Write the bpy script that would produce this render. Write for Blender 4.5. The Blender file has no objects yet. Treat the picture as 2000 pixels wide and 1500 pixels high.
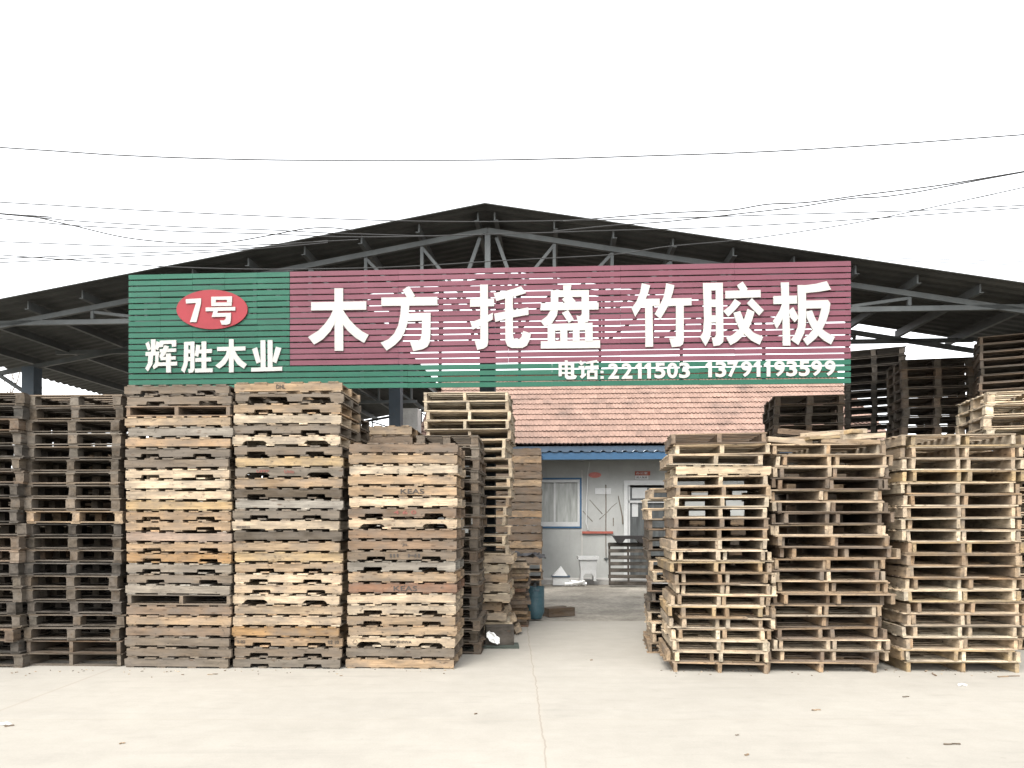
import bpy, math, random
from mathutils import Vector, Matrix, noise as mnoise
R = math.radians
rnd = random.Random(7)
SC = bpy.context.scene
COL = SC.collection

# ------------------------------------------------------------------ camera, sky, sun, exposure
F, HOR, CX, CAMZ = 1450.0, 1015.0, 1000.0, 1.64      # focal length in photo pixels, horizon row, centre column, eye height
cam = bpy.data.cameras.new('camera'); camo = bpy.data.objects.new('camera', cam); COL.objects.link(camo)
camo.location = (0, 0, CAMZ); camo.rotation_euler = (R(90), 0, 0)
cam.sensor_width = 36; cam.lens = F / 2000 * 36; cam.shift_y = (HOR - 750) / 2000
cam.clip_start = 0.05; cam.clip_end = 2000
SC.camera = camo
SUN_EL, SUN_AZ = R(52), R(205)
w = bpy.data.worlds.new('World'); SC.world = w; w.use_nodes = True
nt = w.node_tree; nt.nodes.clear()
sky = nt.nodes.new('ShaderNodeTexSky'); sky.sky_type = 'NISHITA'; sky.sun_disc = False
sky.sun_elevation = SUN_EL; sky.sun_rotation = SUN_AZ; sky.dust_density = 2.5; sky.air_density = 1.0
hs = nt.nodes.new('ShaderNodeHueSaturation'); hs.inputs['Saturation'].default_value = 0.10
bg = nt.nodes.new('ShaderNodeBackground'); bg.inputs['Strength'].default_value = 0.15
wo = nt.nodes.new('ShaderNodeOutputWorld')
nt.links.new(sky.outputs[0], hs.inputs['Color']); nt.links.new(hs.outputs[0], bg.inputs[0]); nt.links.new(bg.outputs[0], wo.inputs[0])
sl = bpy.data.lights.new('sun', 'SUN'); sl.energy = 0.6; sl.angle = R(30); sl.color = (1, .93, .82)
so = bpy.data.objects.new('sun', sl); COL.objects.link(so)
sd = Vector((math.sin(SUN_AZ) * math.cos(SUN_EL), math.cos(SUN_AZ) * math.cos(SUN_EL), math.sin(SUN_EL)))
so.rotation_euler = (-sd).to_track_quat('-Z', 'Y').to_euler()
SC.view_settings.view_transform = 'Standard'; SC.view_settings.look = 'None'
SC.view_settings.gamma = 1; SC.view_settings.exposure = 2.12

# ------------------------------------------------------------------ helpers
def P(px, py, Y):
    """the point at depth Y seen at photo pixel (px, py)"""
    return Vector(((px - CX) / F * Y, Y, CAMZ + (HOR - py) / F * Y))
def G(px, py):
    Y = F * CAMZ / (py - HOR)
    return Vector(((px - CX) / F * Y, Y, 0))

class MB:
    """collects boxes, prisms, tubes and lathes; build() links them as one mesh object"""
    def __init__(s): s.v = []; s.f = []; s.g = []; s.t = []; s.mi = []
    def _add(s, vs, fs, gs=None, tint=(1, 1, 1), mi=0):
        b = len(s.v); s.v += [tuple(p) for p in vs]
        s.f += [tuple(i + b for i in f) for f in fs]
        s.g += [tuple(p) for p in (gs or vs)]
        s.t += [tint] * len(vs); s.mi += [mi] * len(fs)
    def box(s, c, d, ax=0, tint=(1, 1, 1), j=0.0, rz=0.0, ry=0.0, rx=0.0, mi=0):
        c = Vector(c); h = Vector(d) / 2
        o = Vector((rnd.uniform(0, 40), rnd.uniform(0, 40), rnd.uniform(0, 40)))
        M = Matrix.Rotation(rz, 3, 'Z') @ Matrix.Rotation(ry, 3, 'Y') @ Matrix.Rotation(rx, 3, 'X')
        vs, gs = [], []
        for sx in (-1, 1):
            for sy in (-1, 1):
                for sz in (-1, 1):
                    p = Vector((sx * h.x + rnd.uniform(-j, j), sy * h.y + rnd.uniform(-j, j), sz * h.z + rnd.uniform(-j, j) * .5))
                    vs.append(c + M @ p)
                    q = p.copy()
                    if ax == 1: q = Vector((p.y, p.x, p.z))
                    if ax == 2: q = Vector((p.z, p.x, p.y))
                    gs.append(q + o)
        fs = [(0, 1, 3, 2), (4, 6, 7, 5), (0, 4, 5, 1), (2, 3, 7, 6), (0, 2, 6, 4), (1, 5, 7, 3)]
        s._add(vs, fs, gs, tint, mi)
    def prism(s, poly, y0, y1, tint=(1, 1, 1), flip=None, mi=0):
        """polygon in x,z, extruded from y0 to y1"""
        n = len(poly)
        area = sum(poly[i][0] * poly[(i + 1) % n][1] - poly[(i + 1) % n][0] * poly[i][1] for i in range(n))
        if area < 0: poly = poly[::-1]
        vs = [(x, y0, z) for x, z in poly] + [(x, y1, z) for x, z in poly]
        fs = [tuple(range(n)), tuple(range(2 * n - 1, n - 1, -1))]
        fs += [(i, i + n, (i + 1) % n + n, (i + 1) % n) for i in range(n)]
        o = (rnd.uniform(0, 40), rnd.uniform(0, 40), rnd.uniform(0, 40))
        s._add(vs, fs, [(a + o[0], b + o[1], c + o[2]) for a, b, c in vs], tint, mi)
    def bar(s, a, b, wx, wz, tint=(1, 1, 1), mi=0):
        a, b = Vector(a), Vector(b); d = (b - a); L = d.length; d.normalize()
        up = Vector((0, 0, 1)) if abs(d.z) < .99 else Vector((0, 1, 0))
        r = d.cross(up).normalized(); u = r.cross(d)
        vs, gs = [], []
        o = rnd.uniform(0, 40)
        for t, p in ((0, a), (L, b)):
            for i, k in ((-1, -1), (1, -1), (1, 1), (-1, 1)):
                vs.append(p + r * i * wx / 2 + u * k * wz / 2); gs.append((t + o, i * wx / 2 + o, k * wz / 2))
        s._add(vs, [(0, 1, 2, 3), (7, 6, 5, 4), (0, 4, 5, 1), (1, 5, 6, 2), (2, 6, 7, 3), (3, 7, 4, 0)], gs, tint, mi)
    def tube(s, pts, r0, r1=None, n=6, tint=(1, 1, 1), mi=0):
        pts = [Vector(p) for p in pts]; r1 = r0 if r1 is None else r1
        vs, fs = [], []
        for i, p in enumerate(pts):
            d = (pts[min(i + 1, len(pts) - 1)] - pts[max(i - 1, 0)]).normalized()
            up = Vector((0, 0, 1)) if abs(d.z) < .95 else Vector((1, 0, 0))
            a = d.cross(up).normalized(); b = a.cross(d)
            r = r0 + (r1 - r0) * i / max(1, len(pts) - 1)
            for k in range(n):
                t = 2 * math.pi * k / n; vs.append(p + a * math.cos(t) * r + b * math.sin(t) * r)
        for i in range(len(pts) - 1):
            for k in range(n):
                fs.append((i * n + k, i * n + (k + 1) % n, (i + 1) * n + (k + 1) % n, (i + 1) * n + k))
        fs.append(tuple(range(n - 1, -1, -1))); m = (len(pts) - 1) * n; fs.append(tuple(range(m, m + n)))
        s._add(vs, fs, None, tint, mi)
    def lathe(s, prof, n=24, c=(0, 0, 0), tint=(1, 1, 1), mi=0):
        vs, fs = [], []
        for r, z in prof:
            for k in range(n):
                t = 2 * math.pi * k / n; vs.append((c[0] + r * math.cos(t), c[1] + r * math.sin(t), c[2] + z))
        for i in range(len(prof) - 1):
            for k in range(n):
                fs.append((i * n + k, i * n + (k + 1) % n, (i + 1) * n + (k + 1) % n, (i + 1) * n + k))
        s._add(vs, fs, None, tint, mi)
    def mesh(s, name, mats, smooth=False):
        me = bpy.data.meshes.new(name); me.from_pydata(s.v, [], s.f)
        a = me.attributes.new('gcoord', 'FLOAT_VECTOR', 'POINT'); a.data.foreach_set('vector', [x for p in s.g for x in p])
        a = me.attributes.new('tint', 'FLOAT_COLOR', 'POINT'); a.data.foreach_set('color', [x for t in s.t for x in (t[0], t[1], t[2], 1)])
        for m in (mats if isinstance(mats, (list, tuple)) else [mats]): me.materials.append(m)
        me.polygons.foreach_set('material_index', s.mi)
        if smooth: me.polygons.foreach_set('use_smooth', [True] * len(s.f))
        me.update(); return me
    def build(s, name, mats, parent=None, smooth=False):
        o = bpy.data.objects.new(name, s.mesh(name, mats, smooth)); COL.objects.link(o)
        if parent: o.parent = parent
        return o

def tag(o, label=None, cat=None, group=None, kind=None):
    if label: o['label'] = label
    if cat: o['category'] = cat
    if group: o['group'] = group
    if kind: o['kind'] = kind
    return o
def empty(name, loc=(0, 0, 0), rz=0.0):
    o = bpy.data.objects.new(name, None); COL.objects.link(o); o.location = loc; o.rotation_euler = (0, 0, rz)
    o.empty_display_size = .1; return o

# ------------------------------------------------------------------ materials
class NT:
    def __init__(s, name):
        s.m = bpy.data.materials.new(name); s.m.use_nodes = True; s.t = s.m.node_tree; s.b = s.t.nodes['Principled BSDF']
    def n(s, ty, **kw):
        nd = s.t.nodes.new('ShaderNode' + ty)
        for k, v in kw.items(): setattr(nd, k, v)
        return nd
    def l(s, a, b): s.t.links.new(a, b)
    def noise(s, vec, scale, detail=4, rough=.55):
        nd = s.n('TexNoise'); nd.inputs['Scale'].default_value = scale; nd.inputs['Detail'].default_value = detail
        nd.inputs['Roughness'].default_value = rough
        if vec is not None: s.l(vec, nd.inputs['Vector'])
        return nd.outputs['Fac']
    def ramp(s, fac, stops):
        nd = s.n('ValToRGB'); e = nd.color_ramp.elements
        while len(e) < len(stops): e.new(.5)
        for i, (p, c) in enumerate(stops):
            e[i].position = p; e[i].color = (c, c, c, 1) if not isinstance(c, tuple) else (*c, 1)
        s.l(fac, nd.inputs[0]); return nd.outputs[0]
    def mix(s, a, b, fac=1.0, mode='MIX'):
        nd = s.n('MixRGB', blend_type=mode)
        for i, x in ((0, fac), (1, a), (2, b)):
            if hasattr(x, 'links') or hasattr(x, 'is_linked'): s.l(x, nd.inputs[i])
            elif i == 0: nd.inputs[0].default_value = x
            else: nd.inputs[i].default_value = (*x, 1)
        return nd.outputs[0]
    def scale(s, vec, sc):
        nd = s.n('VectorMath', operation='MULTIPLY'); s.l(vec, nd.inputs[0]); nd.inputs[1].default_value = sc; return nd.outputs[0]
    def math(s, op, a, b=None):
        nd = s.n('Math', operation=op)
        for i, x in enumerate((a, b)):
            if x is None: continue
            if isinstance(x, (int, float)): nd.inputs[i].default_value = x
            else: s.l(x, nd.inputs[i])
        return nd.outputs[0]
    def bump(s, h, strength=.3, dist=.01):
        nd = s.n('Bump'); nd.inputs['Strength'].default_value = strength; nd.inputs['Distance'].default_value = dist
        s.l(h, nd.inputs['Height']); s.l(nd.outputs[0], s.b.inputs['Normal'])
    def out(s, col=None, rough=.8, metal=0.0, spec=.3):
        if col is not None:
            if isinstance(col, tuple): s.b.inputs['Base Color'].default_value = (*col, 1)
            else: s.l(col, s.b.inputs['Base Color'])
        s.b.inputs['Roughness'].default_value = rough; s.b.inputs['Metallic'].default_value = metal
        s.b.inputs['Specular IOR Level'].default_value = spec
        return s.m

def mat_wood():
    t = NT('weathered_wood')
    at = t.n('Attribute', attribute_name='gcoord'); ti = t.n('Attribute', attribute_name='tint'); oi = t.n('ObjectInfo')
    rv = t.n('VectorMath', operation='ADD'); t.l(at.outputs['Vector'], rv.inputs[0])
    cb = t.n('CombineXYZ'); m = t.math('MULTIPLY', oi.outputs['Random'], 91.0); t.l(m, cb.inputs[0]); t.l(m, cb.inputs[1]); t.l(cb.outputs[0], rv.inputs[1])
    v = rv.outputs[0]
    n1 = t.noise(t.scale(v, (1.6, 11, 11)), 1.5, 5, .6)
    n2 = t.noise(t.scale(v, (3.5, 60, 60)), 2.2, 3)
    n3 = t.noise(t.scale(v, (2.2, 4, 4)), 1.3, 4, .65)
    n4 = t.noise(t.scale(v, (9, 14, 14)), 2.0, 3, .7)
    c = t.mix(oi.outputs['Color'], ti.outputs['Color'], 1, 'MULTIPLY')
    c = t.mix(c, t.ramp(n1, [(.3, .55), (.7, 1.3)]), 1, 'MULTIPLY')
    c = t.mix(c, t.ramp(n2, [(.3, .78), (.7, 1.14)]), 1, 'MULTIPLY')
    # grey weathering patches and dark spots of dirt, knots
    g = t.ramp(n3, [(.40, 0.0), (.66, .62)])
    c = t.mix(c, (.115, .10, .085), g)
    c = t.mix(c, (.03, .025, .02), t.ramp(n4, [(.60, 0.0), (.72, .8)]))
    vo = t.n('TexVoronoi'); vo.inputs['Scale'].default_value = 1.0; t.l(t.scale(v, (4, 13, 13)), vo.inputs['Vector'])
    c = t.mix(c, (.07, .045, .03), t.ramp(vo.outputs['Distance'], [(.07, .8), (.15, 0.0)]))
    t.bump(n2, .35, .004)
    return t.out(c, .88, 0, .15)
M_WOOD = mat_wood()

def mat_paint(name, col, rough=.6, var=.12, dirt=.25, scale=6, metal=0.0, dcol=(.09, .08, .07)):
    t = NT(name); tc = t.n('TexCoord'); v = tc.outputs['Object']
    n1 = t.noise(v, scale, 5, .6); n2 = t.noise(v, scale * 7, 4)
    c = t.mix(col, t.ramp(n1, [(.3, 1 - var), (.7, 1 + var)]), 1, 'MULTIPLY')
    c = t.mix(c, dcol, t.ramp(n2, [(.55, 0.0), (.8, dirt)]))
    t.bump(n2, .1, .003)
    return t.out(c, rough, metal)

def mat_concrete():
    t = NT('concrete_yard'); ge = t.n('NewGeometry'); v = ge.outputs['Position']
    n1 = t.noise(v, .35, 5, .6); n2 = t.noise(v, 3.2, 6, .7); n3 = t.noise(t.scale(v, (1.2, 5.0, 1)), 1.4, 5, .7); n4 = t.noise(v, 60, 2)
    c = t.mix((.272, .256, .224), t.ramp(n1, [(.3, .90), (.7, 1.06)]), 1, 'MULTIPLY')
    c = t.mix(c, t.ramp(n2, [(.3, .93), (.7, 1.05)]), 1, 'MULTIPLY')
    c = t.mix(c, (.17, .16, .145), t.ramp(n3, [(.55, 0.0), (.8, .42)]))
    c = t.mix(c, t.ramp(n4, [(.3, .96), (.7, 1.03)]), 1, 'MULTIPLY')
    sx = t.n('SeparateXYZ'); t.l(v, sx.inputs[0])
    wob = t.noise(v, 1.6, 4, .7); wob2 = t.noise(v, .5, 2)
    def line(axis, x0, amp, wid, dark, fade):
        x = t.math('ADD', sx.outputs[axis], t.math('MULTIPLY', t.math('SUBTRACT', wob, .5), amp))
        d = t.math('ABSOLUTE', t.math('SUBTRACT', x, x0))
        f = t.ramp(t.math('DIVIDE', d, wid), [(.35, dark), (1.0, 0.0)])
        return f
    # a cracked joint running away from the camera, a saw-cut joint further left, a faint cross joint
    c = t.mix(c, (.16, .13, .10), line(0, .235, .09, .009, .6, 1))
    c = t.mix(c, (.30, .27, .23), line(0, .235, .09, .035, .15, 1))
    c = t.mix(c, (.22, .19, .16), line(0, -4.40, .02, .022, .5, 1))
    c = t.mix(c, (.25, .22, .18), line(1, 6.10, .015, .012, .35, 1))
    n5 = t.noise(t.scale(v, (.35, 6.0, 1)), 1.0, 5, .65); c = t.mix(c, (.20, .19, .17), t.ramp(n5, [(.56, 0.0), (.70, .30)]))
    n6 = t.noise(v, 7.5, 3, .6); c = t.mix(c, (.12, .105, .09), t.ramp(n6, [(.72, 0.0), (.78, .5)]))
    t.bump(n4, .15, .004)
    return t.out(c, .9, 0, .2)

def mat_dirt():
    t = NT('packed_dirt'); ge = t.n('NewGeometry'); v = ge.outputs['Position']
    n1 = t.noise(v, .8, 6, .65); n2 = t.noise(v, 14, 5, .7); n3 = t.noise(v, 2.5, 4, .7)
    c = t.ramp(n1, [(.3, (.14, .128, .108)), (.55, (.255, .235, .20)), (.75, (.35, .32, .27))])
    c = t.mix(c, t.ramp(n2, [(.3, .7), (.7, 1.25)]), 1, 'MULTIPLY')
    c = t.mix(c, (.12, .10, .08), t.ramp(n3, [(.55, 0.0), (.8, .6)]))
    t.bump(n2, .5, .02)
    return t.out(c, .95, 0, .1)

def mat_wall():
    t = NT('stained_plaster'); tc = t.n('TexCoord'); v = tc.outputs['Object']
    n1 = t.noise(v, 1.1, 6, .65); n2 = t.noise(v, 9, 5, .7); n3 = t.noise(t.scale(v, (9, 1, 1.0)), 1.2, 5, .7)
    c = t.mix((.30, .305, .292), t.ramp(n1, [(.3, .82), (.7, 1.1)]), 1, 'MULTIPLY')
    c = t.mix(c, (.2, .19, .17), t.ramp(n2, [(.62, 0.0), (.8, .5)]))
    c = t.mix(c, (.17, .16, .14), t.ramp(n3, [(.60, 0.0), (.82, .6)]))
    return t.out(c, .9, 0, .2)

def mat_tile():
    t = NT('terracotta_tiles'); at = t.n('Attribute', attribute_name='gcoord'); v = at.outputs['Vector']
    wn = t.n('TexWhiteNoise'); fl = t.n('VectorMath', operation='FLOOR'); t.l(v, fl.inputs[0]); t.l(fl.outputs[0], wn.inputs['Vector'])
    tc = t.n('TexCoord'); n1 = t.noise(tc.outputs['Object'], .9, 5, .7); n2 = t.noise(tc.outputs['Object'], 13, 4)
    c = t.mix((.232, .152, .120), t.ramp(wn.outputs['Value'], [(0, .86), (1, 1.1)]), 1, 'MULTIPLY')
    c = t.mix(c, t.ramp(n2, [(.3, .8), (.7, 1.15)]), 1, 'MULTIPLY')
    c = t.mix(c, (.075, .058, .05), t.ramp(n1, [(.5, 0.0), (.72, .6)]))
    return t.out(c, .85, 0, .25)

def mat_glass(name, col):
    t = NT(name); tc = t.n('TexCoord'); n1 = t.noise(t.scale(tc.outputs['Object'], (6, 1, 1)), 1.5, 4)
    c = t.mix(col, t.ramp(n1, [(.3, .6), (.7, 1.25)]), 1, 'MULTIPLY')
    return t.out(c, .25, 0, .5)

M_ROOF = mat_paint('roof_sheet_metal', (.046, .048, .046), .75, .25, .3, 2.0)
M_STEEL = mat_paint('grey_painted_steel', (.064, .070, .070), .6, .2, .45, 4)
M_COLUMN = mat_paint('blue_grey_column_paint', (.045, .06, .075), .6, .12, .35, 3)
M_GREEN = mat_paint('green_slat_paint', (.006, .070, .041), .55, .10, .10, 3, dcol=(.05, .12, .09))
M_MAROON = mat_paint('maroon_slat_paint', (.112, .033, .048), .55, .09, .10, 3, dcol=(.2, .09, .1))
M_WHITE = mat_paint('white_letter_board', (.335, .33, .31), .6, .03, .05, 5)
M_RED = mat_paint('red_oval_paint', (.20, .014, .020), .5, .08, .08, 4)
M_BLUE = mat_paint('blue_trim_paint', (.03, .08, .15), .5, .1, .25, 4)
M_SBLUE = mat_paint('steel_blue_gutter', (.04, .06, .085), .5, .1, .3, 4)
M_PLAS = mat_paint('white_plastic', (.40, .405, .40), .4, .06, .3, 7)
M_WIRE = mat_paint('black_cable', (.025, .025, .025), .6, .1, 0, 4)
M_DARK = mat_paint('black_plastic', (.022, .02, .02), .5, .2, .2, 8)
M_CYL = mat_paint('faded_teal_paint', (.048, .10, .12), .5, .15, .45, 9, dcol=(.2, .17, .14))
M_BARK = mat_paint('haze_paled_bark', (.30, .27, .24), .9, .2, .2, 5)  # bark colour paled so the far trees look hazy
M_INK = mat_paint('black_stencil_ink', (.045, .04, .036), .9, .3, .3, 40, dcol=(.2, .16, .12))
M_REDINK = mat_paint('red_stencil_ink', (.17, .06, .05), .9, .3, .5, 40, dcol=(.3, .2, .13))
M_BROWNRED = mat_paint('red_brown_board', (.26, .075, .055), .8, .2, .3, 6)
M_CLOTH = mat_paint('white_rag', (.7, .7, .68), .9, .06, .1, 8)
M_CONC, M_DIRT, M_WALL, M_TILE = mat_concrete(), mat_dirt(), mat_wall(), mat_tile()
M_CONCEDGE = mat_paint('raw_concrete_block', (.36, .35, .33), .9, .15, .4, 4)
M_PANE = mat_glass('dusty_window_glass', (.25, .26, .245))
M_DOORSHADE = mat_glass('painted_doorway_shade', (.07, .075, .075))  # dark colour stands for the unlit room behind the doorway

# ------------------------------------------------------------------ the ground
mb = MB(); mb.box((0, 300, -.53), (1600, 1600, 1.0)); tag(mb.build('ground', M_DIRT), kind='structure')
mb = MB(); mb.box((0, -14, -.11), (90, 52.0, .22)); tag(mb.build('concrete_yard', M_CONC), kind='structure')
# slab ends at Y = 12

# ------------------------------------------------------------------ the open shed
TH = R(3.35)
SHED = empty('open_shed', (P(947, 398, 10.4).x, 10.4, 0), -TH)
tag(SHED, 'large open sided shed with a low pitched dark sheet metal roof on steel trusses', 'shed')
AP, SLP = 6.07, .172
def zr(x): return AP - SLP * abs(x)
def sheet(x0, x1, y0, y1):
    m = MB(); n = int((y1 - y0) / .05); vs = []; fs = []
    for i in range(n + 1):
        y = y0 + (y1 - y0) * i / n; dz = (.0, .0, .022, .022)[i % 4]
        for x in (x0, x1): vs.append((x, y, zr(x) + dz))
        for x in (x0, x1): vs.append((x, y, zr(x) + dz + .012))
    for i in range(n):
        a, b = i * 4, i * 4 + 4
        fs += [(a, a + 1, b + 1, b), (a + 2, b + 2, b + 3, a + 3), (a, b, b + 2, a + 2), (a + 1, a + 3, b + 3, b + 1)]
    fs += [(0, 2, 3, 1), (n * 4, n * 4 + 1, n * 4 + 3, n * 4 + 2)]
    m._add(vs, fs); return m.build('roof_sheet', M_ROOF, SHED)
DEP, DEEP, XW = 2.8, 15.0, -2.5
sheet(-9.3, XW, 0, DEEP); sheet(XW, -.0004, 0, DEP); sheet(.0004, 10.5, 0, DEP)
m = MB(); m.prism([(-.2, zr(.2) + .036), (0, AP + .036), (.2, zr(.2) + .036), (.2, zr(.2) + .04), (0, AP + .041), (-.2, zr(.2) + .04)], .4, DEP)
m.build('ridge_cap', M_ROOF, SHED)
px_list = [.12] + [.97 + .835 * k for k in range(12)]
for s in (-1, 1):
    for x in px_list:
        if s < 0 and x > 9.25 or x > 10.45: continue
        y1 = DEEP - .05 if s * x < XW - .1 else DEP - .05
        z = zr(x) - .01
        m = MB(); m.box((s * x, (y1 + .2) / 2, z - .07), (.022, y1 - .2, .12)); m.box((s * (x + .03), (y1 + .2) / 2, z - .125), (.04, y1 - .2, .012))
        m.build('purlin', M_STEEL, SHED)
BZ = 4.62
def truss(y, xl, xr, drop=.16, mid=True):
    root = MB(); w_ = .09
    lo, hi = xl, xr
    zt = lambda x: zr(x) - drop - .05
    if lo < 0: root.bar((lo, y, zt(lo)), (min(hi, 0), y, zt(min(hi, 0))), .06, .075)
    if hi > 0: root.bar((max(lo, 0), y, zt(max(lo, 0))), (hi, y, zt(hi)), .06, .075)
    tr = root.build('truss', M_STEEL, SHED)
    bc = MB(); e0, e1 = max(lo, -7.9), min(hi, 7.9)
    bc.bar((e0, y, BZ), (e1, y, BZ), .06, .07); bc.build('bottom_chord', M_STEEL, tr)
    web = []
    xs = [x for x in ([-q for q in px_list[::-1]] + px_list) if lo < x < hi and zt(x) > BZ + .1]
    xs = [x for x in xs if abs(x) > .5]
    for i, x in enumerate(xs):
        m = MB(); m.bar((x, y, zt(x) - .05), (x, y, BZ + .045), .045, .045); m.build('web_post', M_STEEL, tr)
        t_ = x - math.copysign(.80, x)
        m = MB(); m.bar((x, y + .005, zt(x) - .06), (t_, y + .005, BZ + .05), .042, .042)
        m.build('web_diagonal', M_STEEL, tr)
    if lo < 0 < hi:
        m = MB(); m.bar((0, y, zt(0) - .05), (0, y, BZ + .045), .08, .08); m.build('web_post', M_STEEL, tr)
        for s in (-1, 1):
            m = MB(); m.bar((s * .12, y + .07, zt(.1) - .06), (s * .52, y + .07, BZ + .05), .05, .05); m.build('web_diagonal', M_STEEL, tr)
truss(.45, -9.2, 10.4); truss(2.38, -9.2, 10.4, .22); truss(8.2, -9.2, XW); truss(14.2, -9.2, XW)
def column(x, y, top, wd=.21):
    m = MB(); m.box((x, y, top / 2), (wd, .035, top)); 
    for s in (-1, 1): m.box((x, y + s * .10, top / 2), (wd, .022, top))
    m.box((x - wd / 2 + .012, y, top / 2), (.02, .17, top - .01)); m.box((x + wd / 2 - .012, y, top / 2), (.02, .17, top - .01))
    m.box((x, y, .015), (.36, .36, .03))
    m.build('column', M_COLUMN, SHED)
column(0, .47, BZ - .05, .22); column(-8.35, 2.38, zr(8.35) - .28, .22); column(-1.78, 2.40, zr(1.78) - .3, .2)
column(-9.0, .47, zr(9) - .3); column(9.6, .47, zr(9.6) - .3); column(9.6, 2.4, zr(9.6) - .35)
column(-8.6, 8.2, zr(8.6) - .3); column(-8.6, 14.2, zr(8.6) - .3); column(-2.7, 14.2, zr(2.7) - .3)
for y in (2.38, 8.2):                                   # knee brace from column to eave
    m = MB(); m.bar((-8.45, y, 3.9), (-9.15, y, 4.35), .06, .06); m.build('knee_brace', M_STEEL, SHED)

# ------------------------------------------------------------------ the slatted shop sign
SGN = empty('shop_sign', SHED.location, -TH)
tag(SGN, 'long green and maroon slatted shop sign with white raised characters hung on the shed front', 'sign')
SY = -.10                                                # slat front plane, in shed depth
_o = Vector(SHED.location); _ux = Vector((math.cos(TH), -math.sin(TH), 0)); _uy = Vector((math.sin(TH), math.cos(TH), 0))
def S(px, py, y=SY):
    """photo pixel -> (x, z) on the sign plane"""
    d = Vector(((px - CX) / F, 1, (HOR - py) / F))
    o = Vector((0, 0, CAMZ)) - _o
    t = (y - o.dot(_uy)) / d.dot(_uy)
    p = o + d * t
    return (p.dot(_ux), p.z)
xl, zt_l = S(251, 531); xr, zt_r = S(1662, 513.5); zb = S(960, 757)[1]; xm = S(566, 620)[0]
zt = (zt_l + zt_r) / 2; zg = S(960, 712)[1]
NS = 20; pit = (zt - zb) / NS; gap = .018
g1, g2, g3 = MB(), MB(), MB()
for i in range(NS):
    z0 = zb + i * pit; zc = z0 + (pit - gap) / 2 + gap / 2
    top_g = (z0 + pit) < zg + pit * .6
    def slat(mb, a, b):
        n = 5; h = (pit - gap) / 2
        for k in range(n):
            xa, xb = a + (b - a) * k / n, a + (b - a) * (k + 1) / n
            mb.box(((xa + xb) / 2, SY + .012, zc + rnd.uniform(-.003, .003)), (xb - xa - .002, .024, 2 * h), j=.0015)
    if top_g: slat(g1, xl, xr)
    else: slat(g1, xl, xm - .002); slat(g2, xm + .002, xr)
g1.build('green_slats', M_GREEN, SGN); g2.build('maroon_slats', M_MAROON, SGN)
for k in range(10):
    x = xl + .03 + (xr - xl - .06) * k / 9
    m = MB(); m.box((x, SY + .049, (zt + zb) / 2), (.04, .046, zt - zb - .04)); m.build('frame_upright', M_STEEL, SGN)
for x in (xl + 1.2, -2.0, 1.2, xr - 1.2):
    m = MB(); m.bar((x, SY + .073, BZ - .09), (x, .40, BZ - .09), .05, .05); m.build('mounting_bracket', M_STEEL, SGN)

def glyph(name, strokes, org, sc, y0, th=.02, parent=None, mat=None):
    m = MB()
    for i, st in enumerate(strokes):
        if len(st) == 2: (a, b), (c, d) = st; st = [(a, b), (c, b), (c, d), (a, d)]
        poly = [S(org[0] + x / sc, org[1] + y / sc) for x, y in st]
        m.prism(poly, y0 - th - .0008 * i, y0)
    return m.build(name, mat or M_WHITE, parent or SGN)
A, B, C_, D = (590, 540), (910, 540), (1220, 540), (1360, 540); K = 2000 / 280
FY = SY - .002
CH = 'raised_character'
glyph(CH, [[(457,170),(577,170),(580,1042),(460,1042)], [(133,365),(900,352),(900,470),(133,480)],
  [(440,470),(400,560),(330,660),(235,760),(90,850),(175,955),(300,880),(400,770),(470,650),(470,470)],
  [(575,470),(600,510),(670,610),(760,705),(850,775),(935,820),(870,932),(750,860),(640,760),(570,670),(565,470)]], A, K, FY)
glyph(CH, [[(1405,195),(1497,142),(1580,275),(1540,305),(1470,305)], [(1110,300),(1890,290),(1892,408),(1112,418)],
  [(1385,410),(1500,405),(1492,520),(1475,660),(1430,790),(1380,880),(1300,960),(1185,1040),(1100,930),(1210,880),(1290,800),(1345,690),(1375,540)],
  [(1480,520),(1797,512),(1795,800),(1785,920),(1750,985),(1690,1020),(1555,1048),(1510,918),(1600,915),(1655,880),(1672,810),(1678,622),(1470,632)]], A, K, FY)
glyph(CH, [[(200,120),(308,120),(312,920),(300,975),(250,1010),(160,1030),(125,905),(180,905),(203,880)], [(60,325),(395,318),(395,420),(60,430)],
  [(65,650),(205,595),(380,510),(375,605),(310,640),(200,700),(98,748)], [(388,240),(550,210),(680,175),(770,142),(840,238),(720,275),(550,315),(425,350)],
  [(395,525),(550,495),(700,470),(872,438),(875,540),(700,570),(550,600),(412,640)],
  [(548,300),(655,280),(658,830),(670,870),(700,885),(745,880),(775,850),(800,765),(910,800),(890,890),(850,970),(790,1003),(640,1003),(580,975),(553,910)]], B, K, FY)
glyph(CH, [[(1355,130),(1472,125),(1460,200),(1358,200)], [(1185,200),(1715,195),(1715,290),(1185,295)],
  [(1185,290),(1290,290),(1285,470),(1270,550),(1200,660),(1100,705),(1040,630),(1130,560),(1180,480)],
  [(1612,290),(1715,290),(1720,600),(1700,640),(1640,655),(1565,660),(1540,550),(1590,560),(1615,530)], [(1045,380),(1850,370),(1850,468),(1040,480)],
  [(1340,325),(1400,275),(1465,280),(1530,350),(1510,375),(1380,375)], [(1338,515),(1425,475),(1505,605),(1435,655)],
  [(1140,670),(1765,652),(1768,755),(1140,765)], [(1045,910),(1870,895),(1872,1003),(1045,1013)],
  [(1140,760),(1245,912)], [(1315,755),(1415,912)], [(1490,755),(1585,910)], [(1662,750),(1768,910)]], B, K, FY)
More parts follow.
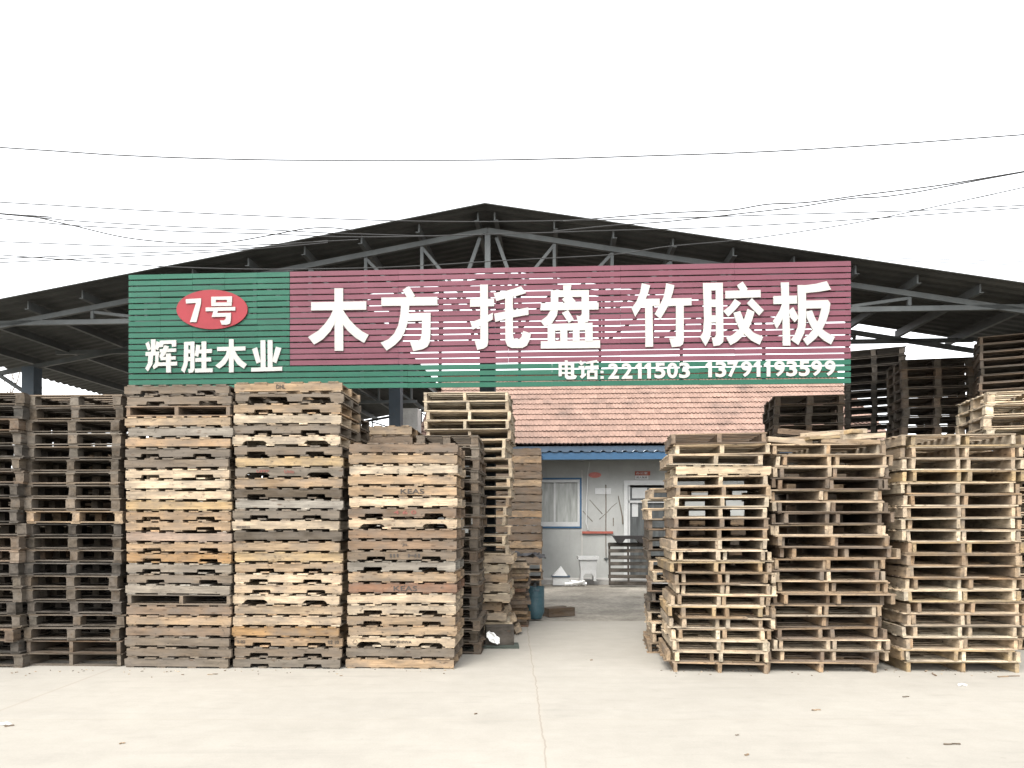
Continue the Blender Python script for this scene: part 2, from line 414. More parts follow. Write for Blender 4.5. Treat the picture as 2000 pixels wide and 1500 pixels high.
glyph(CH, [[(237,100),(355,130),(320,250),(290,320),(220,450),(145,568),(95,450),(165,350),(215,220)], [(280,318),(487,315),(487,415),(230,420)],
  [(283,410),(385,410),(395,985),(287,990)], [(575,100),(690,130),(670,230),(640,320),(580,460),(497,600),(415,530),(480,420),(540,290),(565,180)],
  [(620,312),(930,308),(928,410),(600,420)], [(712,410),(820,410),(822,890),(810,950),(770,980),(655,992),(620,870),(690,865),(712,840)]], C_, K, FY)
glyph(CH, [[(1088,98),(1205,98),(1210,650),(1200,780),(1185,870),(1125,978),(1048,850),(1090,780),(1105,600)],
  [(1265,95),(1365,95),(1375,880),(1370,920),(1320,965),(1238,978),(1210,860),(1250,855),(1270,820)], [(1200,97),(1270,202)], [(1200,328),(1270,432)], [(1203,548),(1272,648)],
  [(1562,130),(1640,78),(1710,178),(1690,205),(1605,205)], [(1400,208),(1890,195),(1893,298),(1400,315)],
  [(1530,320),(1618,380),(1540,470),(1440,570),(1370,490),(1460,420)], [(1700,380),(1768,310),(1935,480),(1868,553)],
  [(1708,460),(1805,500),(1770,620),(1725,730),(1640,840),(1560,915),(1470,965),(1410,860),(1500,820),(1590,740),(1650,640)],
  [(1512,515),(1605,488),(1650,600),(1720,720),(1790,790),(1925,850),(1875,960),(1760,900),(1670,820),(1590,730),(1545,630)]], C_, K, FY)
glyph(CH, [[(1172,90),(1285,88),(1290,500),(1308,970),(1200,970),(1195,500)], [(1068,280),(1398,272),(1398,385),(1070,392)],
  [(1190,390),(1250,420),(1210,570),(1160,670),(1115,738),(1062,630),(1120,540),(1160,470)], [(1285,480),(1343,430),(1425,580),(1365,645),(1305,580)],
  [(1405,128),(1520,128),(1660,110),(1810,72),(1872,190),(1700,220),(1500,240)], [(1405,128),(1520,128),(1525,480),(1520,680),(1495,800),(1415,962),(1312,890),(1370,810),(1410,700),(1415,500)],
  [(1515,345),(1825,335),(1860,380),(1850,450),(1515,455)], [(1740,440),(1860,380),(1845,500),(1800,640),(1740,760),(1660,870),(1540,970),(1478,880),(1560,820),(1640,720),(1700,600)],
  [(1525,495),(1605,480),(1650,590),(1690,660),(1750,745),(1830,800),(1925,850),(1868,955),(1770,900),(1690,830),(1610,740),(1560,640),(1530,580)]], D, K, FY)
E, KE = (270, 555), 2000 / 290
ov = MB(); ov.prism([S(415.3 + 69.3 * math.cos(a), 605.2 + 38.4 * math.sin(a)) for a in [2 * math.pi * i / 64 for i in range(64)]], FY - .02, FY)
ov = ov.build('oval_plate', M_RED, SGN)
OY = FY - .022
glyph('plate_character', [[(655,212),(862,200),(860,270),(800,520),(712,520),(795,262),(660,270)]], E, KE, OY, .012, ov)
glyph('plate_character', [[(998,180),(1278,174),(1278,220),(998,222)], [(1000,258),(1275,255),(1272,303),(1000,305)], [(998,222),(1060,258)], [(1212,220),(1277,257)],
  [(925,325),(1322,317),(1322,365),(925,375)], [(1030,370),(1090,370),(1080,400),(1265,395),(1262,500),(1250,540),(1215,555),(1140,555),(1118,498),(1170,498),(1195,480),(1197,448),(1005,452)]], E, KE, OY, .012, ov)
glyph(CH, [[(178,748),(240,745),(242,920),(180,920)], [(105,805),(150,775),(180,880),(140,900)], [(255,770),(310,795),(275,895),(235,875)], [(108,918),(290,910),(290,962),(108,970)],
  [(145,965),(210,965),(200,1080),(140,1180),(103,1140),(140,1070)], [(240,960),(285,960),(280,1050),(300,1060),(285,1105),(220,1150),(205,1110),(238,1060)],
  [(300,765),(520,757),(520,845),(465,850),(460,808),(350,812),(345,850),(295,855)], [(300,880),(520,868),(520,915),(300,925)], [(365,828),(425,842),(370,960),(310,1010),(295,975)],
  [(320,985),(515,975),(515,1020),(310,1030)], [(285,1060),(535,1048),(532,1100),(285,1108)], [(385,940),(450,938),(450,1195),(388,1195)]], E, KE, FY, .015)
glyph(CH, [[(625,782),(682,780),(680,1000),(670,1090),(630,1200),(585,1160),(620,1060)], [(710,778),(765,776),(765,1150),(745,1190),(690,1200),(678,1150),(708,1145)],
  [(680,780),(712,828)], [(680,885),(712,935)], [(680,985),(712,1040)], [(790,820),(845,830),(835,900),(815,985),(765,965),(780,900)], [(800,890),(1000,875),(1000,930),(800,940)],
  [(862,778),(925,775),(925,1140),(862,1140)], [(778,1000),(990,990),(990,1045),(778,1052)], [(775,1142),(1012,1135),(1012,1190),(775,1195)]], E, KE, FY, .015)
glyph(CH, [[(1228,745),(1292,745),(1292,1190),(1228,1192)], [(1070,850),(1450,842),(1450,898),(1070,905)], [(1200,900),(1240,900),(1235,985),(1180,1080),(1100,1142),(1045,1102),(1130,1030),(1190,950)],
  [(1280,900),(1310,900),(1340,960),(1400,1030),(1470,1082),(1430,1142),(1340,1080),(1285,990)]], E, KE, FY, .015)
glyph(CH, [[(1652,760),(1718,757),(1722,1130),(1655,1130)], [(1748,757),(1815,757),(1815,1130),(1750,1130)], [(1540,880),(1605,852),(1658,1050),(1600,1075)],
  [(1860,845),(1935,865),(1865,1070),(1810,1045)], [(1528,1130),(1945,1115),(1945,1170),(1528,1182)]], E, KE, FY, .015)
FO, KF = (1070, 690), 2000 / 300
glyph(CH, [[(140,130),(182,130),(182,300),(140,302)], [(300,128),(342,128),(342,295),(300,295)], [(182,130),(300,160)], [(182,190),(300,216)], [(182,247),(300,272)],
  [(220,95),(258,95),(258,285),(275,300),(330,300),(335,280),(380,298),(360,335),(330,343),(250,343),(222,315)]], FO, KF, FY, .012)
glyph(CH, [[(398,125),(430,95),(468,140),(435,162)], [(400,170),(475,165),(475,270),(500,262),(495,290),(445,335),(415,305),(435,285),(435,205),(400,205)], [(490,115),(640,90),(650,120),(500,142)],
  [(485,170),(660,160),(660,195),(485,205)], [(555,120),(592,118),(592,230),(555,230)], [(510,225),(645,256)], [(510,308),(645,340)], [(510,256),(545,308)], [(607,256),(645,308)]], FO, KF, FY, .012)
glyph(CH, [[(685,230),(725,262)], [(685,300),(728,335)]], FO, KF, FY, .012)

def text_poly(body, wt=.0):
    cu = bpy.data.curves.new('lettering', 'FONT'); cu.body = body; cu.size = 1; cu.offset = wt; cu.extrude = .02; cu.resolution_u = 4
    o = bpy.data.objects.new('lettering', cu); COL.objects.link(o)
    dg = bpy.context.evaluated_depsgraph_get(); me = bpy.data.meshes.new_from_object(o.evaluated_get(dg))
    bpy.data.objects.remove(o); vs = [v.co.copy() for v in me.vertices]; fs = [tuple(p.vertices) for p in me.polygons]
    bpy.data.meshes.remove(me); return vs, fs
def letters(body, x0, x1, z0, z1, yf, th, wt=.0):
    """mesh of letters filling a rectangle in x, z, facing -y with its face at yf"""
    vs, fs = text_poly(body, wt)
    ax, bx = min(v.x for v in vs), max(v.x for v in vs); ay, by = min(v.y for v in vs), max(v.y for v in vs)
    m = MB(); m._add([(x0 + (v.x - ax) / (bx - ax) * (x1 - x0), yf + (th if v.z < 0 else 0), z0 + (v.y - ay) / (by - ay) * (z1 - z0)) for v in vs], fs)
    return m
def digits(txt, org, sc, cents, wid, top0, top1, h):
    for i, ch in enumerate(txt):
        if ch == '1':
            c = cents[i]; t = top0 + (top1 - top0) * i / (len(txt) - 1)
            glyph(CH, [[(c - 50, t + 42), (c - 8, t), (c + 36, t), (c + 36, t + h), (c - 12, t + h), (c - 12, t + 62), (c - 50, t + 80)]], org, sc, FY, .012); continue
        c = cents[i]; t = top0 + (top1 - top0) * i / (len(txt) - 1); ww = wid * (.62 if ch == '1' else 1)
        x0, z1 = S(org[0] + (c - ww / 2) / sc, org[1] + t / sc); x1, z0 = S(org[0] + (c + ww / 2) / sc, org[1] + (t + h) / sc)
        letters(ch, x0, x1, z0, z1, FY - .012, .012, .028).build(CH, M_WHITE, SGN)
digits('2211503', FO, KF, [855, 1030, 1185, 1305, 1458, 1620, 1778], 142, 133, 122, 203)
digits('13791193599', (1360, 690), KF, [165, 318, 475, 650, 795, 925, 1080, 1240, 1402, 1562, 1738], 142, 112, 94, 203)

# ------------------------------------------------------------------ pallets
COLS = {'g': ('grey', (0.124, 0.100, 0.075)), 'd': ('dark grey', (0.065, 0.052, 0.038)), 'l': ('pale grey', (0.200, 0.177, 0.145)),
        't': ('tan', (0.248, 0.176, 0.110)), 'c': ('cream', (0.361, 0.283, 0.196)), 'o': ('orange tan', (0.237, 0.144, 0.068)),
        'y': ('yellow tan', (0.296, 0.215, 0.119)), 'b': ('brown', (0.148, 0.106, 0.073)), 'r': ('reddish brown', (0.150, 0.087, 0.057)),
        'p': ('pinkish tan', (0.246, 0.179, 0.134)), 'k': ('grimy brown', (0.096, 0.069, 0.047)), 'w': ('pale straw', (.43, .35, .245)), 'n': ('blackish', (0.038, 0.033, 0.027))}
def tnt(v=.18, warm=.05):
    a = 1 + rnd.uniform(-v, v); b = rnd.uniform(-warm, warm)
    return (a * (1 + b), a, a * (1 - b))
def stringer_mb(W, h, d, notch, z0):
    m = MB(); a, b = -W / 2, W / 2
    if notch is None: m.box((0, 0, z0 + h / 2), (W, d, h), 0, tnt(.12), .002); return m
    pts = [(a, z0), *[p for (c, wn, hn, ch) in notch for p in ((c - wn / 2 - ch, z0), (c - wn / 2 - ch * .4, z0 + hn * .65), (c - wn / 2 + ch * .5, z0 + hn), (c + wn / 2 - ch * .5, z0 + hn), (c + wn / 2 + ch * .4, z0 + hn * .65), (c + wn / 2 + ch, z0))], (b, z0), (b, z0 + h), (a, z0 + h)]
    m.prism(pts, -d / 2, d / 2, tnt(.12)); return m
PROTO = {}
def proto_side(W, D, notch, H=.115, nb=6):
    """stringers run across, deck board ends face the viewer"""
    tb = .016; h = H - 2 * tb - .001; parts = []
    for k, y in enumerate((-D / 2 + .022, 0, D / 2 - .022)):
        m = stringer_mb(W, h, .04, notch, tb)
        for i, v in enumerate(m.v): m.v[i] = (v[0], v[1] + y, v[2])
        parts.append(('stringer', m))
    top = MB(); bot = MB()
    n = nb + rnd.choice((0, 1)); step = W / n
    for i in range(n):
        x = -W / 2 + step * (i + .5) + rnd.uniform(-.012, .012); bw = step * rnd.uniform(.5, .72)
        if rnd.random() < .07: continue
        top.box((x, rnd.uniform(-.006, .0), tb + h + tb / 2), (bw, D + rnd.uniform(-.01, .004), tb), 1, tnt(.25), .0015, rz=rnd.uniform(-.006, .006))
    n2 = rnd.choice((4, 5)); 
    for i in range(n2):
        x = -W / 2 + .06 + (W - .12) * i / (n2 - 1); bot.box((x, rnd.uniform(-.004, .006), tb / 2), (.095, D - .01, tb), 1, tnt(.25), .0015)
    return parts + [('top_deck', top), ('bottom_deck', bot)]
def proto_nest(W, D, H, inv, nb=7, off=0.0, tb=.0145):
    """single deck on three stringers that run away from the viewer; inv = turned upside down, nested with an upright one"""
    h = H - tb; parts = []; zs = (tb, 0)[0 if inv else 1]
    for x in (-W / 2 + .03 + max(off, 0), off + rnd.uniform(-.01, .01), W / 2 - .03 + min(off, 0)):
        m = MB(); m.box((x + rnd.uniform(-.008, .008), 0, zs + h / 2), (.04, D, h), 1, tnt(.2), .003, rz=rnd.uniform(-.008, .008), ry=rnd.uniform(-.05, .05)); parts.append(('stringer', m))
    top = MB()
    for i in range(nb):
        if 0 < i and rnd.random() < .10: continue
        y = -D / 2 + .045 + (D - .09) * i / (nb - 1); z = (tb / 2 if inv else h + tb / 2); cut = rnd.uniform(.12, .45) if rnd.random() < .10 else 0; cs = rnd.choice((-1, 1))
        top.box((rnd.uniform(-.012, .012) + cs * cut / 2, y, z), (W - cut + rnd.uniform(-.02, .03), .085 + rnd.uniform(-.012, .012), tb), 0, tnt(.2), .002, rz=rnd.uniform(-.006, .006), ry=rnd.uniform(-.004, .004))
    return parts + [('deck', top)]
def proto_open(W, D, H, nb=7, sw=.042, tb=.0135):
    """double deck, stringers run away from the viewer"""
    h = H - 2 * tb; parts = []
    for x in (-W / 2 + sw / 2 + .008, rnd.uniform(-.03, .03), W / 2 - sw / 2 - .008):
        m = MB(); m.box((x, 0, tb + h / 2), (sw, D, h), 1, tnt(.16), .003, ry=rnd.uniform(-.04, .04)); parts.append(('stringer', m))
    top, bot = MB(), MB()
    for i in range(nb):
        y = -D / 2 + .045 + (D - .09) * i / (nb - 1)
        top.box((rnd.uniform(-.01, .01), y, H - tb / 2 - .0005), (W + rnd.uniform(-.015, .02), .088, tb), 0, tnt(.2), .002, rz=rnd.uniform(-.006, .006))
        if i % 2 == 0: bot.box((rnd.uniform(-.01, .01), y, tb / 2), (W + rnd.uniform(-.02, .015), .088, tb), 0, tnt(.2), .002, rz=rnd.uniform(-.006, .006))
    return parts + [('top_deck', top), ('bottom_deck', bot)]
def proto_block(W, D, H, bw=.092, nb=7, skid=True):
    """nine blocks between a boarded top and bottom runners"""
    tb = .013; parts = []; sk = .013 if skid else 0; zb0 = sk + tb; hb = H - sk - 3 * tb
    xs = (-W / 2 + bw / 2 + .01, rnd.uniform(-.015, .015), W / 2 - bw / 2 - .01); ys = (-D / 2 + .06, 0, D / 2 - .06)
    for x in xs:
        for y in ys:
            m = MB(); m.box((x + rnd.uniform(-.012, .012), y + rnd.uniform(-.005, .012), zb0 + hb / 2), (bw * rnd.uniform(.85, 1.1), .115, hb), 1, tnt(.22, .08), .004, rz=rnd.uniform(-.05, .05)); parts.append(('block', m))
    top, bot, cross = MB(), MB(), MB()
    for i in range(nb):
        y = -D / 2 + .045 + (D - .09) * i / (nb - 1)
        top.box((rnd.uniform(-.01, .01), y, H - tb / 2 - .0005), (W + rnd.uniform(-.01, .03), .085, tb), 0, tnt(.2), .002, rz=rnd.uniform(-.006, .006))
    for y in ys: bot.box((rnd.uniform(-.01, .01), y, sk + tb / 2), (W + rnd.uniform(-.03, .01), .10, tb), 0, tnt(.2), .002)
    for x in xs:
        cross.box((x, 0, H - 1.5 * tb - .0005), (bw * 1.15, D - .01, tb), 1, tnt(.2), .002)
        if skid: bot.box((x, 0, sk / 2), (bw * 1.1, D - .02, sk), 1, tnt(.2), .002)
    return parts + [('top_deck', top), ('cross_boards', cross), ('bottom_deck', bot)]
def proto(kind, W, D, H, var, nkind=None, off=0.0):
    key = (kind, W, D, H, var, nkind, off)
    if key not in PROTO:
        if kind == 'side':
            nt_ = None
            if nkind == 'N':
                c1, c2 = -W * rnd.uniform(.22, .3), W * rnd.uniform(.22, .3); nt_ = [(c1, .2, .034, .006), (c2, .2, .034, .006)]
            if nkind == 'C':
                c1, c2 = -W * rnd.uniform(.25, .3), W * rnd.uniform(.25, .3); nt_ = [(c1, .22, .038, .03), (c2, .22, .038, .03)]
            if nkind == 'H': nt_ = [(-W * .2, .42, .05, .01), (W * .25, .30, .05, .01)]
            pr = proto_side(W, D, nt_, H)
        elif kind == 'nest': pr = proto_nest(W, D, H, False, off=off)
        elif kind == 'inv': pr = proto_nest(W, D, H, True, off=off)
        elif kind == 'open': pr = proto_open(W, D, H)
        else: pr = proto_block(W, D, H)
        PROTO[key] = (key, [(n, mb_, mb_.mesh(n, M_WOOD)) for n, mb_ in pr])
    return PROTO[key]
ORD = 'first second third fourth fifth sixth seventh eighth ninth tenth eleventh twelfth thirteenth fourteenth fifteenth sixteenth seventeenth eighteenth nineteenth twentieth'.split()
def ordn(n):
    if n <= 20: return ORD[n - 1]
    t = {2: 'twent', 3: 'thirt', 4: 'fort'}[n // 10]
    return t + 'ieth' if n % 10 == 0 else t + 'y-' + ORD[n % 10 - 1]
def jit(c, v=.10):
    a = 1 + rnd.uniform(-v, v); b = rnd.uniform(-.03, .03)
    return (c[0] * a * (1 + b), c[1] * a, c[2] * a * (1 - b), 1)
def pallet(pr, loc, rz, col, label, group):
    o = empty('pallet', loc, rz); tag(o, label, 'pallet', group)
    for n, mb_, me in pr[1]:
        c = bpy.data.objects.new(n, me); COL.objects.link(c); c.parent = o
        c.color = jit(col, .16 if n != 'stringer' else .08)
    return o
MASS = MB()
def mass(pr, loc, rz, col):
    M = Matrix.Translation(loc) @ Matrix.Rotation(rz, 4, 'Z')
    for n, mb_, me in pr[1]:
        c = jit(col, .12); b = len(MASS.v)
        MASS.v += [tuple(M @ Vector(v)) for v in mb_.v]; MASS.g += mb_.g; MASS.f += [tuple(i + b for i in f) for f in mb_.f]
        MASS.t += [(t[0] * c[0], t[1] * c[1], t[2] * c[2]) for t in mb_.t]; MASS.mi += mb_.mi
YAW = -R(2.6)
def front(px0, px1, Yf, D, yaw=YAW):
    """centre of a stack whose front face spans px0..px1 at depth Yf, and its width"""
    W = (px1 - px0) / F * Yf; cx = ((px0 + px1) / 2 - CX) / F * Yf
    return Vector((cx - math.sin(yaw) * D / 2, Yf + math.cos(yaw) * D / 2, 0)), round(W, 2)
def word(kind, nk, c):
    n = COLS[c][0]
    return {'N': n + ' pallet with square notches', 'C': n + ' pallet with rounded notches', 'H': n + ' pallet with broken lower edge', 'O': n + ' open ended pallet'}.get(nk) or \
           {'side': n + ' plain sided pallet', 'block': n + ' block pallet', 'open': n + ' open pallet', 'nest': n + ' upright pallet', 'inv': n + ' upturned pallet'}[kind]

def stack(codes, px0, px1, Yf, D, H, kind, where, group, dx=.012, yaw=YAW, lean=(0, 0), z0=0.0, individual=None, nvar=6, xs=None, H2=None):
    """codes from the bottom up: colour letter + N / C / H (notches) or O (open end) or B (block)"""
    c0, W = front(px0, px1, Yf, D, yaw); z = z0; res = []; n = len(codes)
    for i, cd in enumerate(codes):
        c, nk = cd[0], cd[1:] or None
        k = kind; 
        if nk == 'O': k = 'open'
        if nk == 'B': k = 'block'
        if nk == 'S': k = 'side'; nk = None
        if nk == 'Q': k = 'open'; nk = None
        h = H2 if (H2 and k != kind) else H
        pr = proto(k, W, D, h, rnd.randrange(nvar), nk if k == 'side' else None)
        sh = (xs[i] if xs else 0) + rnd.gauss(0, dx)
        loc = c0 + Vector((sh + lean[0] * i / n, rnd.gauss(0, dx * .7) + lean[1] * i / n, z + .0005 * i)); rz = yaw + rnd.gauss(0, .004 + dx * .5)
        if individual is None or i in individual:
            fromtop = n - i
            pos = ('topmost' if fromtop == 1 else 'lowest' if i == 0 else (ordn(fromtop) + ' from top' if fromtop <= n / 2 else ordn(i + 1) + ' from bottom'))
            lab = word(k, nk, c) + ', ' + pos + ' of the ' + where
            o = pallet(pr, loc, rz, COLS[c][1], lab, group); o.rotation_euler.y = rnd.gauss(0, .0035); o.rotation_euler.x = rnd.gauss(0, .003)
        else:
            o = None; mass(pr, loc, rz, COLS[c][1])
        res.append((o, pr, loc, z)); z += h + .001
    return res, W
def sp(s): return s.split()[::-1]

# front row, left half (codes written from the top down, as in the photo)
s0, _ = stack(sp('d n k d n d k n d n d k b n d d n d k n d'), -158, 42, 8.25, 1.0, .144, 'block', 'stack cut by the left edge', 'pallets of the stack at the left edge', .02)
s1, _ = stack(sp('g d d g d d g d g t n d d n d d n d d kQ gQ'), 46, 238, 8.3, 1.0, .1435, 'block', 'grey stack near the left edge', 'pallets of the grey open stack', .016)
s2, W2 = stack(sp('gN gN bO t l t gN g cN c c y tN tN p tN oN lN gN l gO b t b g g g'), 243, 451, 8.2, .9, .1145, 'side', 'left solid stack', 'pallets of the left solid stack', .008)
s3, W3 = stack(sp('t gH tN c gN cC gN y gC t dN l gN c d t y tN cN cN cC t c o tN gN gN'), 455, 668, 8.17, .85, .1155, 'side', 'middle solid stack', 'pallets of the middle solid sided stack', .010)
s4, W4 = stack(sp('b t c t t c bN cC b b gN lN t r c cN tN t cC g t'), 676, 889, 8.17, .8, .117, 'side', 'solid stack by the passage', 'pallets of the solid sided stack by the passage', .007, lean=(.03, 0))
def stencil(res, idx_from_top, body, xa, xb, mat, zf=(.2, .75), D=.85):
    o, pr, loc, z = res[len(res) - idx_from_top]
    H = pr[0][3]; h0 = .016; hh = H - .033
    letters(body, xa, xb, h0 + hh * zf[0], h0 + hh * zf[1], -pr[0][2] / 2 - .004, .0025, .012).build('stencilled_text', mat, o)
stencil(s3, 1, 'DHL', -.13, -.03, M_INK, (.3, .85)); stencil(s3, 9, 'Unio', -.05, .06, M_REDINK, (.35, .8)); stencil(s3, 9, 'UFFP', -.36, -.22, M_REDINK, (.45, .8))
stencil(s3, 14, '20190713', -.55, -.40, M_INK, (.15, .4)); stencil(s3, 25, '02 10', .44, .56, M_INK, (.3, .75)); stencil(s3, 25, 'S-02', -.57, -.48, M_INK, (.3, .7))
stencil(s4, 5, 'KEAS', -.02, .24, M_INK, (.15, .8)); stencil(s4, 14, 'KEAS', -.10, .16, M_INK, (.15, .8)); stencil(s4, 7, '4 6 0', -.09, .16, M_REDINK, (.3, .8))
stencil(s4, 19, 'ISOBHIWA', -.12, .12, M_INK, (.35, .7)); stencil(s4, 10, 'JIL', .0, .07, M_INK, (.3, .7)); stencil(s4, 11, 'III  HI', -.13, .2, M_INK, (.3, .75))
tri = MB()
for k in range(3):
    a, b = [Vector((-.51 + .028 * math.cos(t), -.405, .052 + .028 * math.sin(t))) for t in (R(90 + 120 * k + 14), R(90 + 120 * (k + 1) - 14))]
    tri.bar(a, b, .003, .004)
tri.build('stencilled_recycling_mark', M_INK, s4[len(s4) - 19][0])

# front row, right half: pallets nested in pairs, one upturned and one upright
def nested(pairs, px0, px1, Yf, D, pitch, where, group, dx, cols, shifts=None, yaw=YAW, single_top='', zh=.113, tilt=.006):
    c0, W = front(px0, px1, Yf, D, yaw); tb = .0145; H = pitch - tb; out = []
    def place(k, i, x, z, off=0.0):
        c = rnd.choice(cols); pr = proto(k, W, D, round(H, 4), rnd.randrange(7), None, off)
        out.append((pr, c0 + Vector((x, rnd.gauss(0, dx * .8), z)), yaw + rnd.gauss(0, dx * .9), c, k))
    def sh(i): return (shifts[i] if shifts and i < len(shifts) else 0) + rnd.gauss(0, dx)
    z = 0; place('nest', 0, sh(0), 0); z += H + .001
    for i in range(1, pairs):
        s = sh(i); o = rnd.choice((-1, 1)) * rnd.uniform(.025, .075)
        place('inv', i, s - o * .5, z); place('nest', i, s + o, z + tb + .001); z += pitch + .001
    top = z
    for cd in single_top[::-1]:
        kd, c = ('open', cd) if cd.islower() else ('side', cd.lower())
        pr = proto(kd, W, D, zh if kd == 'open' else .110, rnd.randrange(6), None)
        out.append((pr, c0 + Vector((rnd.gauss(0, .02) + (.03 if kd == 'side' else 0), rnd.gauss(0, .01), z)), yaw + rnd.gauss(0, .012), c, kd)); z += pr[0][3] + .001
    n = len(out)
    for i, (pr, loc, rz, c, k) in enumerate(out):
        ft = n - i
        pos = ('topmost' if ft == 1 else 'lowest' if i == 0 else (ordn(ft) + ' from top' if ft <= n / 2 else ordn(i + 1) + ' from bottom'))
        o = pallet(pr, loc, rz, COLS[c][1], word(k, None, c) + ', ' + pos + ' of the ' + where, group); o.rotation_euler.y = rnd.gauss(0, tilt); o.rotation_euler.x = rnd.gauss(0, tilt * .5)
    return z
zr1 = nested(12, 1316, 1498, 7.95, 1.0, .1195, 'pale stack by the passage', 'pallets of the pale stack right of the passage', .026, 'cwcwtcy', single_top='bwcWctwcbt', yaw=-R(6))
zr2 = nested(20, 1510, 1725, 7.97, 1.0, .1225, 'jumbled stack under loose planks', 'pallets of the jumbled stack', .03, 'ttcctbtk',
  shifts=[-.05, 0, .0, -.03, -.03, -.07, .03, .03, .01, -.04, .08, .02, .02, .02, .02, -.02, .01, .08, .06, .02])
zr3 = nested(20, 1772, 1990, 7.96, 1.0, .1275, 'neat stack at the right edge', 'pallets of the neat right stack', .014, 'ctwccyt')

# second row and further back
stack(sp('c w c b d k d c w b d d c w c t'), 1266, 1425, 9.05, 1.0, .125, 'open', 'back stack behind the pale one', 'pallets of the stack behind the pale stack', .034, yaw=-R(7))
stack(sp('g g k g g d g k g d k d g k d d g d k'), 812, 936, 9.05, 1.0, .139, 'block', 'dark passage stack', 'pallets of the dark stack in the passage', .014)
stack(sp('wQ wQ wQ wQ cQ wQ wQ cQ wQ wQ wQ tQ cQ wQ cQ wQ wQ cS wS tS cS wS tS cS wS dS'), 824, 992, 10.1, 1.0, .1285, 'open', 'cream topped passage stack', 'pallets of the cream topped stack', .036, lean=(.06, 0))
stack(sp('b t b b t b b b t b b b t b b tQ bQ tQ'), 945, 1058, 18.0, 1.1, .186, 'side', 'far stack beside the window', 'pallets of the far stack', .012)
stack(sp('t b c t t b t g t b t c b t g t b t g b t'), 645, 806, 10.3, .95, .139, 'side', 'back stack behind the solid stacks', 'pallets of the back stack behind', .008, individual=(18, 19, 20))
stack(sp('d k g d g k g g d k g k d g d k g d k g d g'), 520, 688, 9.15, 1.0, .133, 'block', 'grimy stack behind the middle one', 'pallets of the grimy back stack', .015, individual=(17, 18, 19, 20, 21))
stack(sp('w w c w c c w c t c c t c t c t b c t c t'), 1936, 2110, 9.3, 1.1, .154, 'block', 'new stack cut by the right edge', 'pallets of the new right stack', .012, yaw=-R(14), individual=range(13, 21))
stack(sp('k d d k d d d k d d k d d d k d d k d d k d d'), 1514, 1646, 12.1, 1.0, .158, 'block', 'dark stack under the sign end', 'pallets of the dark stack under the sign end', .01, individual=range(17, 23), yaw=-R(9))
none = ()
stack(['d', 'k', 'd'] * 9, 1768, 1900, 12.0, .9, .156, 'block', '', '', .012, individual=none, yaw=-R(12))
stack(['k', 'd', 'k', 'b'] * 9 + ['d', 'k'], 1927, 2090, 10.75, .8, .113, 'open', '', '', .008, individual=none, yaw=-R(26))  # darker wood codes put the shade under the roof into the colour
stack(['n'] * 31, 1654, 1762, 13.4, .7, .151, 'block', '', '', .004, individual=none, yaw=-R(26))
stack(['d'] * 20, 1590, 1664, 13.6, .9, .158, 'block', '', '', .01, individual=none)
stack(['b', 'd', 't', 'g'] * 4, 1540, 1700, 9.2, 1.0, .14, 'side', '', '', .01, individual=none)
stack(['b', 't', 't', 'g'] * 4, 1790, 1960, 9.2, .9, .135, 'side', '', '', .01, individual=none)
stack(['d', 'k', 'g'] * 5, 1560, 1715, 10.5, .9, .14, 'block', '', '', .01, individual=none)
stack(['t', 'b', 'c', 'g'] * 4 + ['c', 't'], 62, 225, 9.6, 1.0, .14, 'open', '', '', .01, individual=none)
stack(['d', 'k', 'g', 'd'] * 4, -120, 40, 9.6, 1.0, .14, 'block', '', '', .01, individual=none)  # added behind the left edge stack to darken its openings
stack(['d', 'k', 'g', 'd'] * 4 + ['d'], 265, 430, 9.4, .9, .14, 'block', '', '', .01, individual=none)  # unseen fill stack, added to make the voids in front dark
stack(['d', 'k', 'n', 'd'] * 3, 90, 240, 10.9, .9, .14, 'side', '', '', .01, individual=none)  # added fill, keeps bright sky out of the grey stack's openings
stack(['d', 'k', 'n', 'd'] * 4, -60, 80, 11.0, .9, .14, 'side', '', '', .01, individual=none)  # added deeper fill that darkens the openings at the left edge
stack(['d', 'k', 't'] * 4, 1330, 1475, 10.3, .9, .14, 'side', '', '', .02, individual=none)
mo = MASS.build('pallet_rows', M_WOOD); mo.color = (1, 1, 1, 1)
tag(mo, 'dark pallet stacks behind the front rows under the shed, some added to darken gaps', 'pallets', None, 'stuff')

# ------------------------------------------------------------------ loose planks on the jumbled stack
cj = front(1510, 1725, 7.97, 1.0)[0]
pl = [(-.42, -.42, .50, 6, 0, 'c', 'short cream plank at the left end'), (.22, -.46, .62, -3, 0, 't', 'tan plank along the front edge'), (-.05, -.25, .95, 4, 0, 'c', 'long cream plank across the middle'),
      (.1, .1, .9, -7, 0, 'b', 'brown plank lying behind the others'), (.46, -.38, .42, 24, 0, 'c', 'cream plank angled over the right corner'), (-.5, .05, .5, 72, 0, 't', 'tan plank pointing at the viewer'),
      (-.02, -.44, .46, 14, 1, 'y', 'yellow tan plank resting on the front edge'), (.3, .25, .7, -12, 1, 'k', 'grimy plank at the back of the heap'), (-.35, -.36, .55, -9, 1, 't', 'tan plank over the left plank'),
      (.38, -.42, .5, 8, 1, 'c', 'cream plank tilted up at the right'), (.08, -.36, .7, -5, 2, 'c', 'cream plank uppermost in the middle'), (-.2, -.3, .6, 11, 2, 'b', 'brown plank uppermost at the left'), (.3, -.44, .3, 35, 2, 'y', 'short yellow tan plank on top at the right')]
